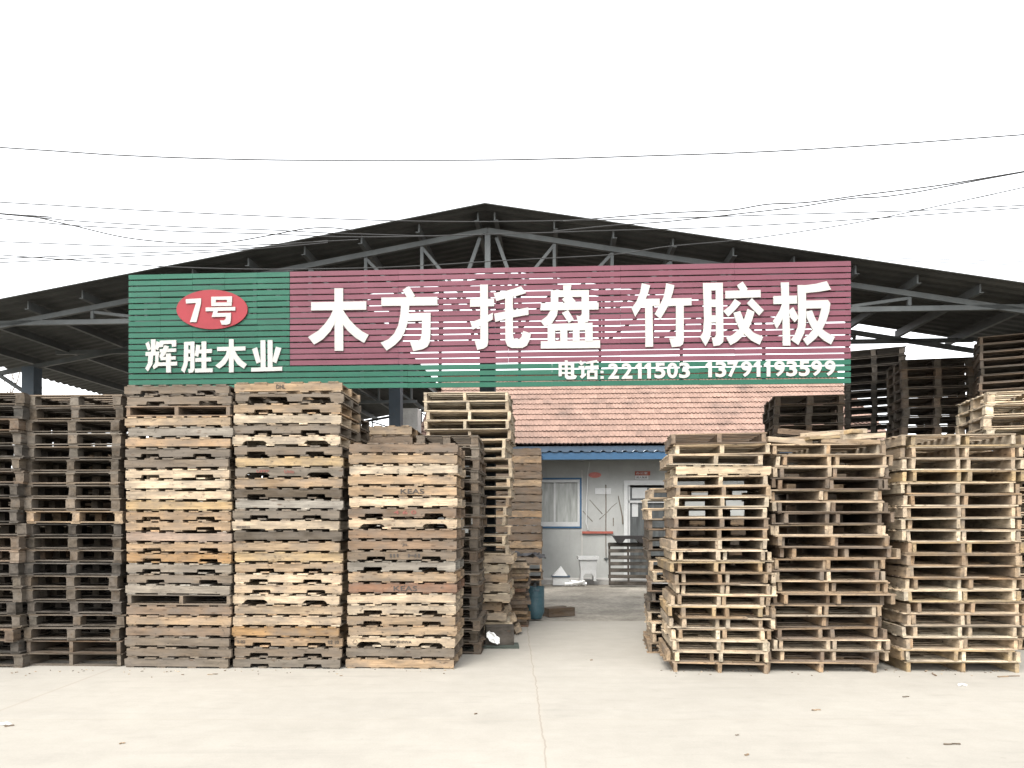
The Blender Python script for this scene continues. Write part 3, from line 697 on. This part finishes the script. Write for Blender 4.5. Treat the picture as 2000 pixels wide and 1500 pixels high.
for i, (x, y, L, a, lv, c, lab) in enumerate(pl):
    m = MB(); th = rnd.choice((.03, .042, .055)); m.box((0, 0, th / 2), (L, .09, th), 0, (1, 1, 1), .005)
    o = m.build('loose_plank', M_WOOD); o.color = jit(COLS[c][1]); o.location = cj + Vector((x, y, zr2 + .006 + .052 * lv))
    o.rotation_euler = (R(rnd.uniform(-10, 10)), R(rnd.uniform(-5, 5)), R(a)); tag(o, lab + ' on the jumbled stack', 'plank', 'loose planks on the jumbled stack')

# ------------------------------------------------------------------ tile roofed building behind
BT = -R(3.35); bc_ = P(1150, 1135, 19.8)
BLD = empty('tiled_building', (bc_.x, 19.8, -.03), BT)
tag(BLD, 'low grey plastered building with a pink tiled roof and blue awning behind the passage', 'building')
XL, XR = -4.45, 7.6
winx0, winx1, wz0, wz1 = -1.98, -.24, 1.49, 2.74; dx0, dx1, dz1 = .93, 2.3, 2.71
w_ = MB()
for a, b, z0_, z1_ in ((XL, winx0, 0, 3.55), (winx0, winx1, 0, wz0), (winx0, winx1, wz1, 3.55), (winx1, dx0, 0, 3.55), (dx0, dx1, dz1, 3.55), (dx1, XR, 0, 3.55)):
    w_.box(((a + b) / 2, .1, (z0_ + z1_) / 2), (b - a, .2, z1_ - z0_))
w_.box((XL + .1, 3.6, 1.75), (.2, 6.8, 3.5)); w_.box((XR - .1, 3.6, 1.75), (.2, 6.8, 3.5)); w_.box(((XL + XR) / 2, 7.1, 1.75), (XR - XL, .2, 3.5))
for x in (XL, XR - .2): w_._add([(x, 0.2, 3.5), (x + .2, .2, 3.5), (x, 7, 3.5), (x + .2, 7, 3.5), (x, 3.5, 5.55), (x + .2, 3.5, 5.55)], [(0, 2, 4), (1, 5, 3), (0, 4, 5, 1), (2, 3, 5, 4)])
w_.build('plaster_wall', M_WALL, BLD)
wl = MB(); wl.box((-.18, -.006, 1.5), (.03, .012, 3.0)); wl.box((-2.2, -.006, 1.5), (.03, .012, 3.0)); wl.build('panel_joint', M_CONCEDGE, BLD)
# roof
def tiles(sgn):
    m = MB(); y_e, z_e, n_r = (-.55, 3.62, 13); L = .385; ang = math.atan(.60); pitch_x = .112; ns = 6
    nx = int((XR + .3 - XL) / pitch_x) * ns
    for r in range(n_r):
        vs, gs, fs = [], [], []
        for q, (t, lift) in enumerate(((r * L + .06, -.02), (r * L, .036), ((r + 1) * L + .06, .004))):
            for i in range(nx + 1):
                x = XL - .15 + i * pitch_x / ns; ph = 2 * math.pi * i / ns
                hgt = .026 * max(0, math.cos(ph)) ** .7 + .012 * math.sin(ph * .5 + .3) ** 2 + lift + .010 * mnoise.noise(Vector((i // (2 * ns) * .71, r * 1.3, 0)))
                yy = t * math.cos(ang) - hgt * math.sin(ang); zz = z_e + t * math.sin(ang) + hgt * math.cos(ang)
                y = y_e + yy if sgn > 0 else 7.55 - yy
                vs.append((x, y, zz)); gs.append((i / (2 * ns) + .01, r + .5, 0))
        k = nx + 1
        for q in range(2):
            for i in range(nx): fs.append((q * k + i, q * k + i + 1, (q + 1) * k + i + 1, (q + 1) * k + i))
        m._add(vs, fs, gs)
    return m
t1 = tiles(1); t2 = tiles(-1)
b = len(t1.v); t1.v += t2.v; t1.g += t2.g; t1.t += t2.t; t1.f += [tuple(i + b for i in f) for f in t2.f]; t1.mi += t2.mi
rf = t1.build('tiled_roof', M_TILE, BLD)
zrd = 3.62 + 13 * .385 * math.sin(math.atan(.60)); rc = MB(); 
rc.tube([(XL - .15, 3.5, zrd - .04), (XR + .15, 3.5, zrd - .04)], .11, n=12); rc.build('ridge_tiles', M_TILE, rf)
m = MB(); m.box(((XL + XR) / 2, -.42, 3.50), (XR - XL + .2, .14, .17)); m.box(((XL + XR) / 2, -.16, 3.58), (XR - XL + .2, .36, .03)); m.build('eave_gutter', M_SBLUE, BLD)
m = MB(); m.box((2.6, -.75, 3.305), (8.8, .04, .18)); m.build('awning_fascia', M_BLUE, BLD)
m = MB()
vs, fs = [], []
for i in range(8 * 32 + 1):
    x = -1.8 + 8.8 * i / (8 * 32); dz = (0, 0, 0, 0, 0, .03, .045, .03)[i % 8]
    vs += [(x, -.80, 3.405 + dz), (x, -.02, 3.46 + dz)]
for i in range(8 * 32): fs.append((i * 2, i * 2 + 2, i * 2 + 3, i * 2 + 1))
m._add(vs, fs); m.build('awning_sheet', mat_paint('pale_awning_sheet', (.45, .5, .56), .5, .1, .2, 4), BLD)
# window
wf = MB(); cxw, czw = (winx0 + winx1) / 2, (wz0 + wz1) / 2
for a in ((winx0 + .03, .06), (winx1 - .03, .06), (cxw + .2, .05), (cxw - .4, .05)): wf.box((a[0], .03, czw), (a[1], .09, wz1 - wz0))
wf.box((cxw, .03, wz1 - .035), (winx1 - winx0 - .12, .085, .07)); wf.box((cxw, .03, wz0 + .06), (winx1 - winx0 - .12, .085, .12))
WIN = wf.build('window', M_PLAS, BLD)
m = MB(); m.box((cxw, .06, czw), (winx1 - winx0 - .1, .02, wz1 - wz0 - .15)); m.build('window_pane', M_PANE, WIN)
m = MB()
for a in (winx0 - .025, winx1 + .025): m.box((a, -.01, czw), (.05, .02, wz1 - wz0 + .1))
for a in (wz0 - .025, wz1 + .025): m.box((cxw, -.011, a), (winx1 - winx0, .022, .05))
m.build('window_surround', M_BLUE, WIN)
# door
m = MB(); m.box((dx0 + .05, .03, dz1 / 2), (.10, .12, dz1)); m.box((dx1 - .05, .03, dz1 / 2), (.10, .12, dz1)); m.box(((dx0 + dx1) / 2, .03, dz1 - .06), (dx1 - dx0 - .2, .11, .12))
m.box((dx0 + .14, .05, dz1 / 2), (.05, .06, dz1 - .1)); m.box(((dx0 + dx1) / 2, .05, 2.15), (dx1 - dx0 - .2, .06, .06))
DOOR = m.build('door', M_PLAS, BLD)
m = MB(); m.box(((dx0 + dx1) / 2, .09, 1.28), (dx1 - dx0 - .2, .02, 2.5)); m.build('doorway_shade_sheet', M_DOORSHADE, DOOR)  # dark sheet that paints in the shade of the open doorway
m = MB(); m.box((dx0 + .42, .07, 2.38), (.4, .012, .28)); m.box((dx0 + .3, .07, 1.95), (.16, .012, .4)); m.build('notice_paper', M_PLAS, DOOR)
# signs and fittings on the wall
m = MB(); m.box((1.42, -.012, 2.90), (.40, .022, .11)); o = m.build('wall_notice', M_BROWNRED); o.parent = BLD
m = MB(); m.box((1.40, -.012, 2.79), (.34, .02, .10)); o = m.build('door_number_plate', M_PLAS, BLD)
letters('办公室', 1.25, 1.55, 2.87, 2.935, -.026, .003, .01).build('notice_lettering', M_PLAS, BLD)
letters('闲人免进', 1.26, 1.54, 2.762, 2.82, -.025, .003, .01).build('plate_lettering', M_INK, BLD)
m = MB(); m.prism([(.16 + .17 * math.cos(t) , 2.86 + .075 * math.sin(t)) for t in [k * math.pi / 12 for k in range(24)]], -.012, -.001); m.build('oval_wall_badge', mat_paint('faded_red_badge', (.45, .16, .14), .7, .2, .3, 9), BLD)
m = MB(); m.box((.38, -.006, 2.43), (.42, .012, .16)); m.build('blank_wall_plate', M_PLAS, BLD)
m = MB(); m.box((.23, -.03, 1.33), (.82, .05, .06)); m.build('wall_rail', M_BROWNRED, BLD)
stm = mat_paint('dark_wall_stain', (.15, .13, .11), .9, .3, .3, 8)
m = MB()
m.tube([(.45, -.004, 2.6), (.455, -.004, 2.0), (.45, -.004, 1.3), (.46, -.004, .66)], .016, .012, 4); m.tube([(-.16, -.002, 1.9), (.1, -.002, 1.62)], .008, .011, 4); m.tube([(.02, -.004, 2.2), (.36, -.002, 1.82)], .006, .010, 4)
m.tube([(.28, -.004, 1.68), (.5, -.004, 1.88), (.6, -.004, 2.0), (.75, -.002, 2.12)], .008, .006, 4); m.tube([(.78, -.004, 2.3), (.84, -.004, 2.0), (.89, -.004, 1.75), (.9, -.004, 1.55)], .010, .022, 4)
m.tube([(.65, -.004, 1.72), (.65, -.004, 1.5)], .014, .012, 4)
m.build('plaster_cracks', stm, BLD)
m = MB(); m.tube([(.02, -.1, 3.2), (-.03, -.05, 2.9), (-.05, -.035, 2.3), (-.07, -.035, 1.6), (-.02, -.05, 1.4)], .018, n=6)
o = m.build('water_pipe', M_PLAS, BLD)
m = MB(); m.lathe([(0, .66), (.03, .66), (.03, .62), (.012, .61), (.012, .57), (0, .57)], 8, (.46, -.03, 0)); m.bar((.40, -.03, .64), (.54, -.03, .65), .02, .02); m.build('tap', M_STEEL, BLD)
m = MB(); m.box((1.6, -.35, .06), (12.0, .7, .12)); m.build('wall_footing', M_CONCEDGE, BLD)
m = MB(); m.box((-4.75, -.3, 2.3), (.5, .5, 4.6)); o = m.build('concrete_pier', M_CONCEDGE, BLD)

def onw(px, py, d=.0):
    p = P(px, 1135, 19.8 - d); return Vector((p.x, p.y, 0))
# wash basin
bs = empty('mop_basin', (P(1148, 1125, 18.9).x, 18.9, 0.09)); tag(bs, 'white plastic mop basin on an arched pedestal against the grey wall', 'basin')
m = MB(); 
def frus(m, x0, x1, y0, y1, z0, z1, k):
    a = [(x0 * k, y0 * k, z0), (x1 * k, y0 * k, z0), (x1 * k, y1 * k, z0), (x0 * k, y1 * k, z0), (x0, y0, z1), (x1, y0, z1), (x1, y1, z1), (x0, y1, z1)]
    m._add(a, [(0, 3, 2, 1), (0, 1, 5, 4), (1, 2, 6, 5), (2, 3, 7, 6), (3, 0, 4, 7)])
frus(m, -.225, .225, -.2, .2, .28, .60, .86); m.build('bowl', M_PLAS, bs)
m = MB(); m.box((0, -.2, .58), (.52, .05, .08)); m.box((0, .2, .58), (.52, .05, .08)); m.box((-.235, 0, .58), (.05, .35, .08)); m.box((.235, 0, .58), (.05, .35, .08)); m.box((0, 0, .36), (.36, .3, .02)); m.build('rim', M_PLAS, bs)
m = MB(); m.prism([(-.2, 0), (-.13, 0), (-.13, .12), (-.08, .19), (.08, .19), (.13, .12), (.13, 0), (.2, 0), (.19, .28), (-.19, .28)], -.17, .17); m.build('pedestal', M_PLAS, bs)
# leaning dark pallet with a black trough on top
pr = proto('open', 1.02, 1.05, .13, 91)
lp = pallet(pr, (P(1228, 1135, 18.5).x, 18.5, .60), YAW, COLS['n'][1], 'blackish pallet standing on edge in front of the door', 'pallet standing by the wall')
lp.rotation_euler = (R(82), 0, YAW); lp.location.z = .535
m = MB(); m.prism([(-.42, .18), (.42, .18), (.42, .10), (.34, .0), (.22, .0), (.16, .1), (-.14, .1), (-.22, 0), (-.30, 0)], -.2, .2)
o = m.build('black_trough', M_DARK); o.location = (lp.location.x + .02, 18.46, 1.063); tag(o, 'black plastic trough lying on the pallet standing by the wall', 'trough')
# white tray with blue cone
tr = empty('foam_tray', (P(1095, 1125, 18.7).x, 18.7, .0)); tag(tr, 'white foam tray with blue rim on the ground under the window', 'tray')
m = MB(); m.box((0, 0, .10), (.42, .3, .2)); m.build('tray_body', M_PLAS, tr); m = MB(); m.box((0, 0, .215), (.46, .34, .03)); m.build('tray_rim', M_SBLUE, tr)
m = MB(); m._add([(-.2, -.1, 0), (.18, -.1, 0), (.18, .1, 0), (-.2, .1, 0), (.02, -.02, .24), (.02, .06, .24)], [(0, 3, 2, 1), (0, 1, 4), (1, 2, 5, 4), (2, 3, 5), (3, 0, 4, 5)]); m.mi[2] = 1
o = m.build('folded_box', [M_PLAS, M_BLUE]); o.location = (tr.location.x - .01, 18.7, .232); tag(o, 'blue and white folded box on the foam tray', 'box')
m = MB(); 
for k in range(14): m.tube([(rnd.uniform(-.3, .3), rnd.uniform(-.1, .1), .03), (rnd.uniform(-.3, .3), rnd.uniform(-.1, .1), rnd.uniform(.05, .12))], .05, .02, 6)
o = m.build('plastic_scraps', M_CLOTH); o.location = (tr.location.x + .34, 18.6, 0); tag(o, 'crumpled white plastic scraps beside the foam tray', 'litter')

# ------------------------------------------------------------------ clutter in the passage
g = G(1045, 1208); CY = empty('gas_cylinder', g); CY.scale = (1.12,) * 3; tag(CY, 'faded teal gas cylinder standing at the slab edge by the passage', 'gas cylinder')
m = MB(); m.lathe([(0, .012), (.085, .012), (.09, 0), (.10, .0), (.105, .03), (.135, .09), (.137, .12), (.137, .30), (.132, .315), (.137, .33), (.137, .36), (.12, .40), (.07, .43), (.03, .44), (0, .44)], 28); m.build('body', M_CYL, CY, True)
m = MB(); prof_n = 28
for k in range(prof_n):
    t0, t1_ = 2 * math.pi * k / prof_n, 2 * math.pi * (k + 1) / prof_n
    z0_ = .37; z1_ = .475; slot = k in (20, 21, 22, 8, 9, 10)
    for za, zb_ in (((z0_, .405), (.44, z1_)) if slot else ((z0_, z1_),)):
        vs = []
        for r in (.137, .131):
            for t in (t0, t1_):
                for z in (za, zb_): vs.append((r * math.cos(t), r * math.sin(t), z))
        m._add(vs, [(0, 2, 3, 1), (4, 5, 7, 6), (1, 3, 7, 5), (0, 4, 6, 2), (0, 1, 5, 4), (2, 6, 7, 3)])
m.build('valve_guard', M_CYL, CY); m = MB(); m.lathe([(0, .52), (.02, .52), (.02, .44), (0, .44)], 10); m.build('valve', M_STEEL, CY)
for i, (px, py, L, a, wd, lab) in enumerate(((1078, 1196, .62, 38, .13, 'weathered grey timber beam nearest the gas cylinder'), (1094, 1202, .50, 22, .17, 'short brown timber beam lying right of the grey one'))):
    m = MB(); m.box((0, 0, wd * .42), (L, wd, wd * .84), 0, (1, 1, 1), .008); o = m.build('timber_beam', M_WOOD); o.color = jit(COLS['gk'[i]][1]); o.location = G(px, py) + Vector((0, .1, -.02)); o.rotation_euler = (0, 0, R(a)); tag(o, lab, 'beam', 'timber beams by the cylinder')
# pile of sawn planks, ends facing the viewer
pc = P(1010, 1228, 11.3)
for i in range(21):
    m = MB(); wd = rnd.uniform(.30, .42); th_ = rnd.choice((.022, .03, .038, .045)); pass
pz = 0; pls = []
for i in range(24):
    th_ = rnd.choice((.03, .04, .05)); m = MB(); n = rnd.choice((2, 3))
    ww = .36; 
    m.box((0, 0, th_ / 2), (ww + rnd.uniform(-.06, .08), 1.0 + rnd.uniform(-.1, .1), th_), 1, (1, 1, 1), .004)
    o = m.build('sawn_board', M_WOOD); c = rnd.choice('ttbcokr' if i < 20 else 'cc'); o.color = jit(COLS[c][1]); o.location = (pc.x + rnd.uniform(-.03, .03), 11.9 + rnd.uniform(-.06, .04), pz); pz += th_ + .001; pls.append((o, c))
    o.rotation_euler = (0, 0, -R(2) + R(rnd.uniform(-3, 3)))
for i, (o, c) in enumerate(pls):
    n = len(pls); pos = 'topmost' if i == n - 1 else 'lowest' if i == 0 else (ordn(n - i) + ' from top' if n - i <= n / 2 else ordn(i + 1) + ' from bottom')
    tag(o, COLS[c][0] + ' sawn board, ' + pos + ' of the board pile by the gas cylinder', 'board', 'sawn boards piled by the cylinder')
# leaning slatted frame
lf = empty('leaning_frame', (P(1008, 1240, 10.75).x, 10.75, 0)); lf.rotation_euler = (0, R(-26), 0)
tag(lf, 'small brown slatted frame leaning against the board pile', 'frame')
m = MB(); m.box((0, .0, .42), (.02, .3, .84), 2, (1, 1, 1), .003); o = m.build('backing_board', M_WOOD, lf); o.color = COLS['b'][1] + (1,)
for k in range(5):
    m = MB(); m.box((.055, -.02, .06 + .165 * k), (.085, .34, .095), 1, tnt(), .004); o = m.build('slat', M_WOOD, lf); o.color = COLS['c'][1] + (1,)
# black sheeting on the pile, stick, mat, rag
m = MB(); nx, ny = 12, 8
vs = [( (i / nx - .5) * .62, (j / ny - .5) * .6, .05 + .10 * mnoise.noise(Vector((i * .45, j * .5, 3))) - .12 * max(0, abs(i / nx - .5) - .36) * 4) for j in range(ny + 1) for i in range(nx + 1)]
m._add(vs + [(x, y, z - .01) for x, y, z in vs], [(j * (nx + 1) + i, j * (nx + 1) + i + 1, (j + 1) * (nx + 1) + i + 1, (j + 1) * (nx + 1) + i) for j in range(ny) for i in range(nx)])
o = m.build('black_sheeting', M_DARK, None, False); o.location = (pc.x + .14, 11.75, pz + .05); tag(o, 'crumpled black sheeting lying on top of the board pile', 'sheeting')
m = MB(); m.bar((.0, 0, 0), (-.32, .1, .62), .025, .025); o = m.build('stick', M_WOOD); o.color = COLS['k'][1] + (1,); o.location = P(1062, 1180, 12.6); o.location.z = .0; tag(o, 'dark stick leaning behind the gas cylinder', 'stick')
m = MB(); m.box((0, 0, .012), (.62, .34, .02), j=.01); o = m.build('floor_mat', mat_paint('green_black_mat', (.05, .06, .05), .9, .2, .2, 8)); gg = G(965, 1268); o.location = gg + Vector((0, .2, 0)); tag(o, 'dark greenish mat on the concrete under a white rag', 'mat')
m = MB(); m.box((0, 0, .12), (.36, .2, .24), j=.02); o = m.build('dark_crate', M_WOOD); o.color = COLS['n'][1] + (1,); o.location = gg + Vector((.06, .26, .024)); tag(o, 'dark wooden offcut block standing on the floor mat', 'block')
m = MB(); nx, ny = 8, 10
vs = []
for j in range(ny + 1):
    for i in range(nx + 1):
        u, t = i / nx - .5, j / ny; n_ = mnoise.noise(Vector((i * .6, j * .45, 1))); n2_ = mnoise.noise(Vector((i * .5, j * .6, 7)))
        vs.append((u * (.04 + .13 * math.sin(2.6 * (1 - t) + .3) ** 2) + .10 * (1 - t) + .03 * n_, -.03 * n2_ - .06 * (1 - t), .21 * t + .03 * n2_ * (1 - t) + .025 * n_))
m._add(vs, [(j * (nx + 1) + i, j * (nx + 1) + i + 1, (j + 1) * (nx + 1) + i + 1, (j + 1) * (nx + 1) + i) for j in range(ny) for i in range(nx)])
o = m.build('white_rag', M_CLOTH, None, True); o.location = gg + Vector((-.02, .12, .03)); o.rotation_euler = (0, R(-20), 0); o.scale = (.8, .8, .85); tag(o, 'white rag hanging over the offcut on the floor mat', 'rag')

# ------------------------------------------------------------------ wires
def wire(pts, Y0, Y1, r, lab):
    pts = [(-1200, pts[0][1] + (pts[0][1] - pts[1][1]) * 1200 / (pts[1][0] - pts[0][0]))] + pts if pts[0][0] == 0 else pts
    if pts[-1][0] == 2000: pts = pts + [(3200, pts[-1][1] + (pts[-1][1] - pts[-2][1]) * 1200 / (pts[-1][0] - pts[-2][0]))]
    out = []; n = len(pts)
    for i in range(n - 1):
        p0, p1, p2, p3 = pts[max(i - 1, 0)], pts[i], pts[i + 1], pts[min(i + 2, n - 1)]
        for k in range(6):
            t = k / 6
            def cr(a, b, c, d): return .5 * (2 * b + (c - a) * t + (2 * a - 5 * b + 4 * c - d) * t * t + (3 * b - a - 3 * c + d) * t ** 3)
            x, y = cr(p0[0], p1[0], p2[0], p3[0]), cr(p0[1], p1[1], p2[1], p3[1])
            out.append(P(x, y, Y0 + (Y1 - Y0) * (x / 2000)))
    out.append(P(*pts[-1], Y0 + (Y1 - Y0) * pts[-1][0] / 2000))
    m = MB(); m.tube(out, max(.0068, r * 1.7), n=5); tag(m.build('overhead_wire', M_WIRE), lab, 'wire', 'overhead wires')
wire([(0,288),(250,304),(500,312),(750,313),(1000,312),(1250,305),(1500,296),(1750,281),(2000,263)], 8, 8, .0036, 'topmost overhead wire sagging across the empty sky above the roof')
wire([(0,395),(300,412),(640,427),(900,433),(1200,429),(1500,420),(1800,411),(2000,401)], 9, 9, .0025, 'overhead wire passing just below the roof peak, second highest at left')
wire([(0,417),(52,421),(140,440),(245,464),(350,475),(402,476),(455,472),(525,460),(595,447),(647,445),(690,450)], 9.2, 9.2, .0045, 'slack overhead cable looping low left of the roof')
wire([(0,418),(140,431),(350,443),(525,449),(640,455),(860,462)], 9.3, 9.3, .0026, 'straight thin overhead wire above the slack looping cable')
wire([(0,427),(140,440),(245,446),(350,452),(525,457),(700,463),(950,458),(1200,450),(1400,444),(1640,431),(2000,406)], 9, 9, .0036, 'long overhead wire crossing in front of the roof peak')
wire([(0,472),(210,480),(350,482),(490,479),(700,468)], 9.4, 9.4, .0024, 'thin overhead wire bowed just under the slack cable at left')
wire([(0,505),(350,491),(480,485),(640,470)], 9.5, 9.5, .0022, 'upper of two thin wires rising towards the left roof slope')
wire([(0,513),(350,496),(490,487),(640,474)], 9.6, 9.6, .0022, 'lower of two thin wires rising towards the left roof slope')
wire([(0,498),(140,508),(250,516),(350,522),(525,526),(760,522),(1000,508),(1200,497),(1300,482),(1440,469),(1580,450),(1720,426),(1936,380),(2000,366)], 9.2, 9.2, .003, 'overhead wire grazing the sign top and climbing steeply to the right')
wire([(1100,432),(1200,424),(1300,416),(1400,412),(1440,409),(1500,399),(1580,395),(1692,380),(1850,360),(2000,335)], 9.2, 7.5, .0042, 'wavy overhead cable, upper of the pair rising at the right')
wire([(1080,452),(1200,440),(1300,433),(1440,418),(1560,404),(1660,388),(1760,380),(2000,336)], 9.3, 7.6, .004, 'smooth overhead cable, lower of the pair rising at the right')
wire([(1690,503),(1850,507),(2000,511)], 12, 12, .003, 'upper of two short wires beyond the right roof slope')
wire([(1720,508),(1850,513),(2000,518)], 12, 12, .003, 'lower of two short wires beyond the right roof slope')

# ------------------------------------------------------------------ bare trees far left
def bare_tree(loc, h, seed, lab):
    rr = random.Random(seed); T = MB(); Cn = MB()
    def br(p, d, L, r, lv):
        pts = [p]; q = p
        for k in range(4):
            d = (d + Vector((rr.uniform(-.16, .16), rr.uniform(-.16, .16), rr.uniform(-.02, .12)))).normalized(); q = q + d * L / 4; pts.append(q)
        (T if lv == 0 else Cn).tube(pts, r, r * .55, 5 if lv < 2 else 3)
        if lv >= 5: return
        for k in range(rr.choice((2, 3, 3)) if lv else 6):
            t = rr.uniform(.35, 1); i = min(3, int(t * 4)); s = pts[i] + (pts[i + 1] - pts[i]) * (t * 4 - i)
            a = rr.uniform(0, 6.28); nd = (d + Vector((math.cos(a), math.sin(a), .1)) * rr.uniform(.4, .8)).normalized()
            br(s, nd, L * rr.uniform(.55, .75), r * .55, lv + 1)
    br(Vector((0, 0, 0)), Vector((0, 0, 1)), h * .5, .12, 0)
    root = empty('bare_tree', loc); T.build('trunk', M_BARK, root); Cn.build('crown', M_BARK, root); tag(root, lab, 'tree', 'bare trees beyond the shed')
bare_tree((-19.6, 27, 0), 9.5, 3, 'leafless tree at the far left edge beyond the shed')
bare_tree((-18.0, 33, 0), 9.0, 5, 'leafless tree seen through the shed left of its column')

# ------------------------------------------------------------------ litter on the concrete
m = MB()
for k in range(110):
    px = rnd.choice((rnd.uniform(20, 900), rnd.uniform(1290, 2000))); g_ = G(px, rnd.uniform(1304, 1312) + abs(rnd.gauss(0, 5)))
    L = rnd.uniform(.008, .028); c = COLS[rnd.choice('tcbgw')][1]
    m.box(g_ + Vector((0, 0, .004)), (L, rnd.uniform(.004, .010), .006), 0, c, .001, rz=rnd.uniform(0, 3.1))
o = m.build('wood_chips', M_WOOD); tag(o, 'tiny wood chips and bark strewn along the foot of the pallet stacks', 'wood chips', None, 'stuff')

lit = [(1825, 1318, .24, 70, 'b', 'brown'), (1970, 1322, .42, 8, 't', 'tan'), (1595, 1388, .12, 0, 't', 'tan'), (930, 1395, .05, 30, 'b', 'brown'), (1860, 1455, .2, -4, 'g', 'grey'), (238, 1453, .06, 10, 't', 'tan'),
       (18, 1419, .10, 25, 'b', 'brown'), (415, 1318, .16, 10, 'c', 'cream'), (1440, 1437, .05, 0, 'l', 'pale'), (1155, 1290, .05, 0, 't', 'tan'), (1770, 1362, .10, 2, 'g', 'grey'), (1460, 1476, .06, 12, 't', 'tan')]
where = ['in front of the neat right stack', 'at the right edge beside the stack', 'alone in the right middle of the yard', 'left of the cracked joint', 'near the bottom right corner', 'alone in the left of the yard',
         'at the left edge of the yard', 'just in front of the left solid stack', 'right of the cracked joint near the bottom', 'in the passage right of the crack', 'in front of the right stacks', 'at the bottom right of centre']
for (px, py, L, a, c, nm), wh in zip(lit, where):
    m = MB(); n = 4
    L *= .62; m.box((-L / 4, 0, .006), (L / 2, .010 + L * .04, .008), 0, (1, 1, 1), .004, rz=.08); m.box((L / 4, .01, .006), (L / 2, .008 + L * .03, .008), 0, (1, 1, 1), .004, rz=-.1)
    o = m.build('wood_splinter', M_WOOD); o.color = jit(COLS[c][1]); o.location = G(px, py); o.rotation_euler = (0, 0, R(a)); tag(o, nm + ' wood splinter lying on the concrete ' + wh, 'splinter', 'wood splinters on the yard')
for px, py, lab in ((12, 1417, 'small white paper scrap at the left edge of the concrete'), (870, 1305, 'tiny white scrap in front of the stack left of the passage'), (1880, 1340, 'pale paper scrap in front of the neat right stack')):
    m = MB(); m.tube([(-.04, 0, .012), (0, .01, .016), (.04, -.005, .01)], .012, .008, 6); o = m.build('paper_scrap', M_CLOTH); o.location = G(px, py); tag(o, lab, 'paper scrap', 'paper scraps on the yard')
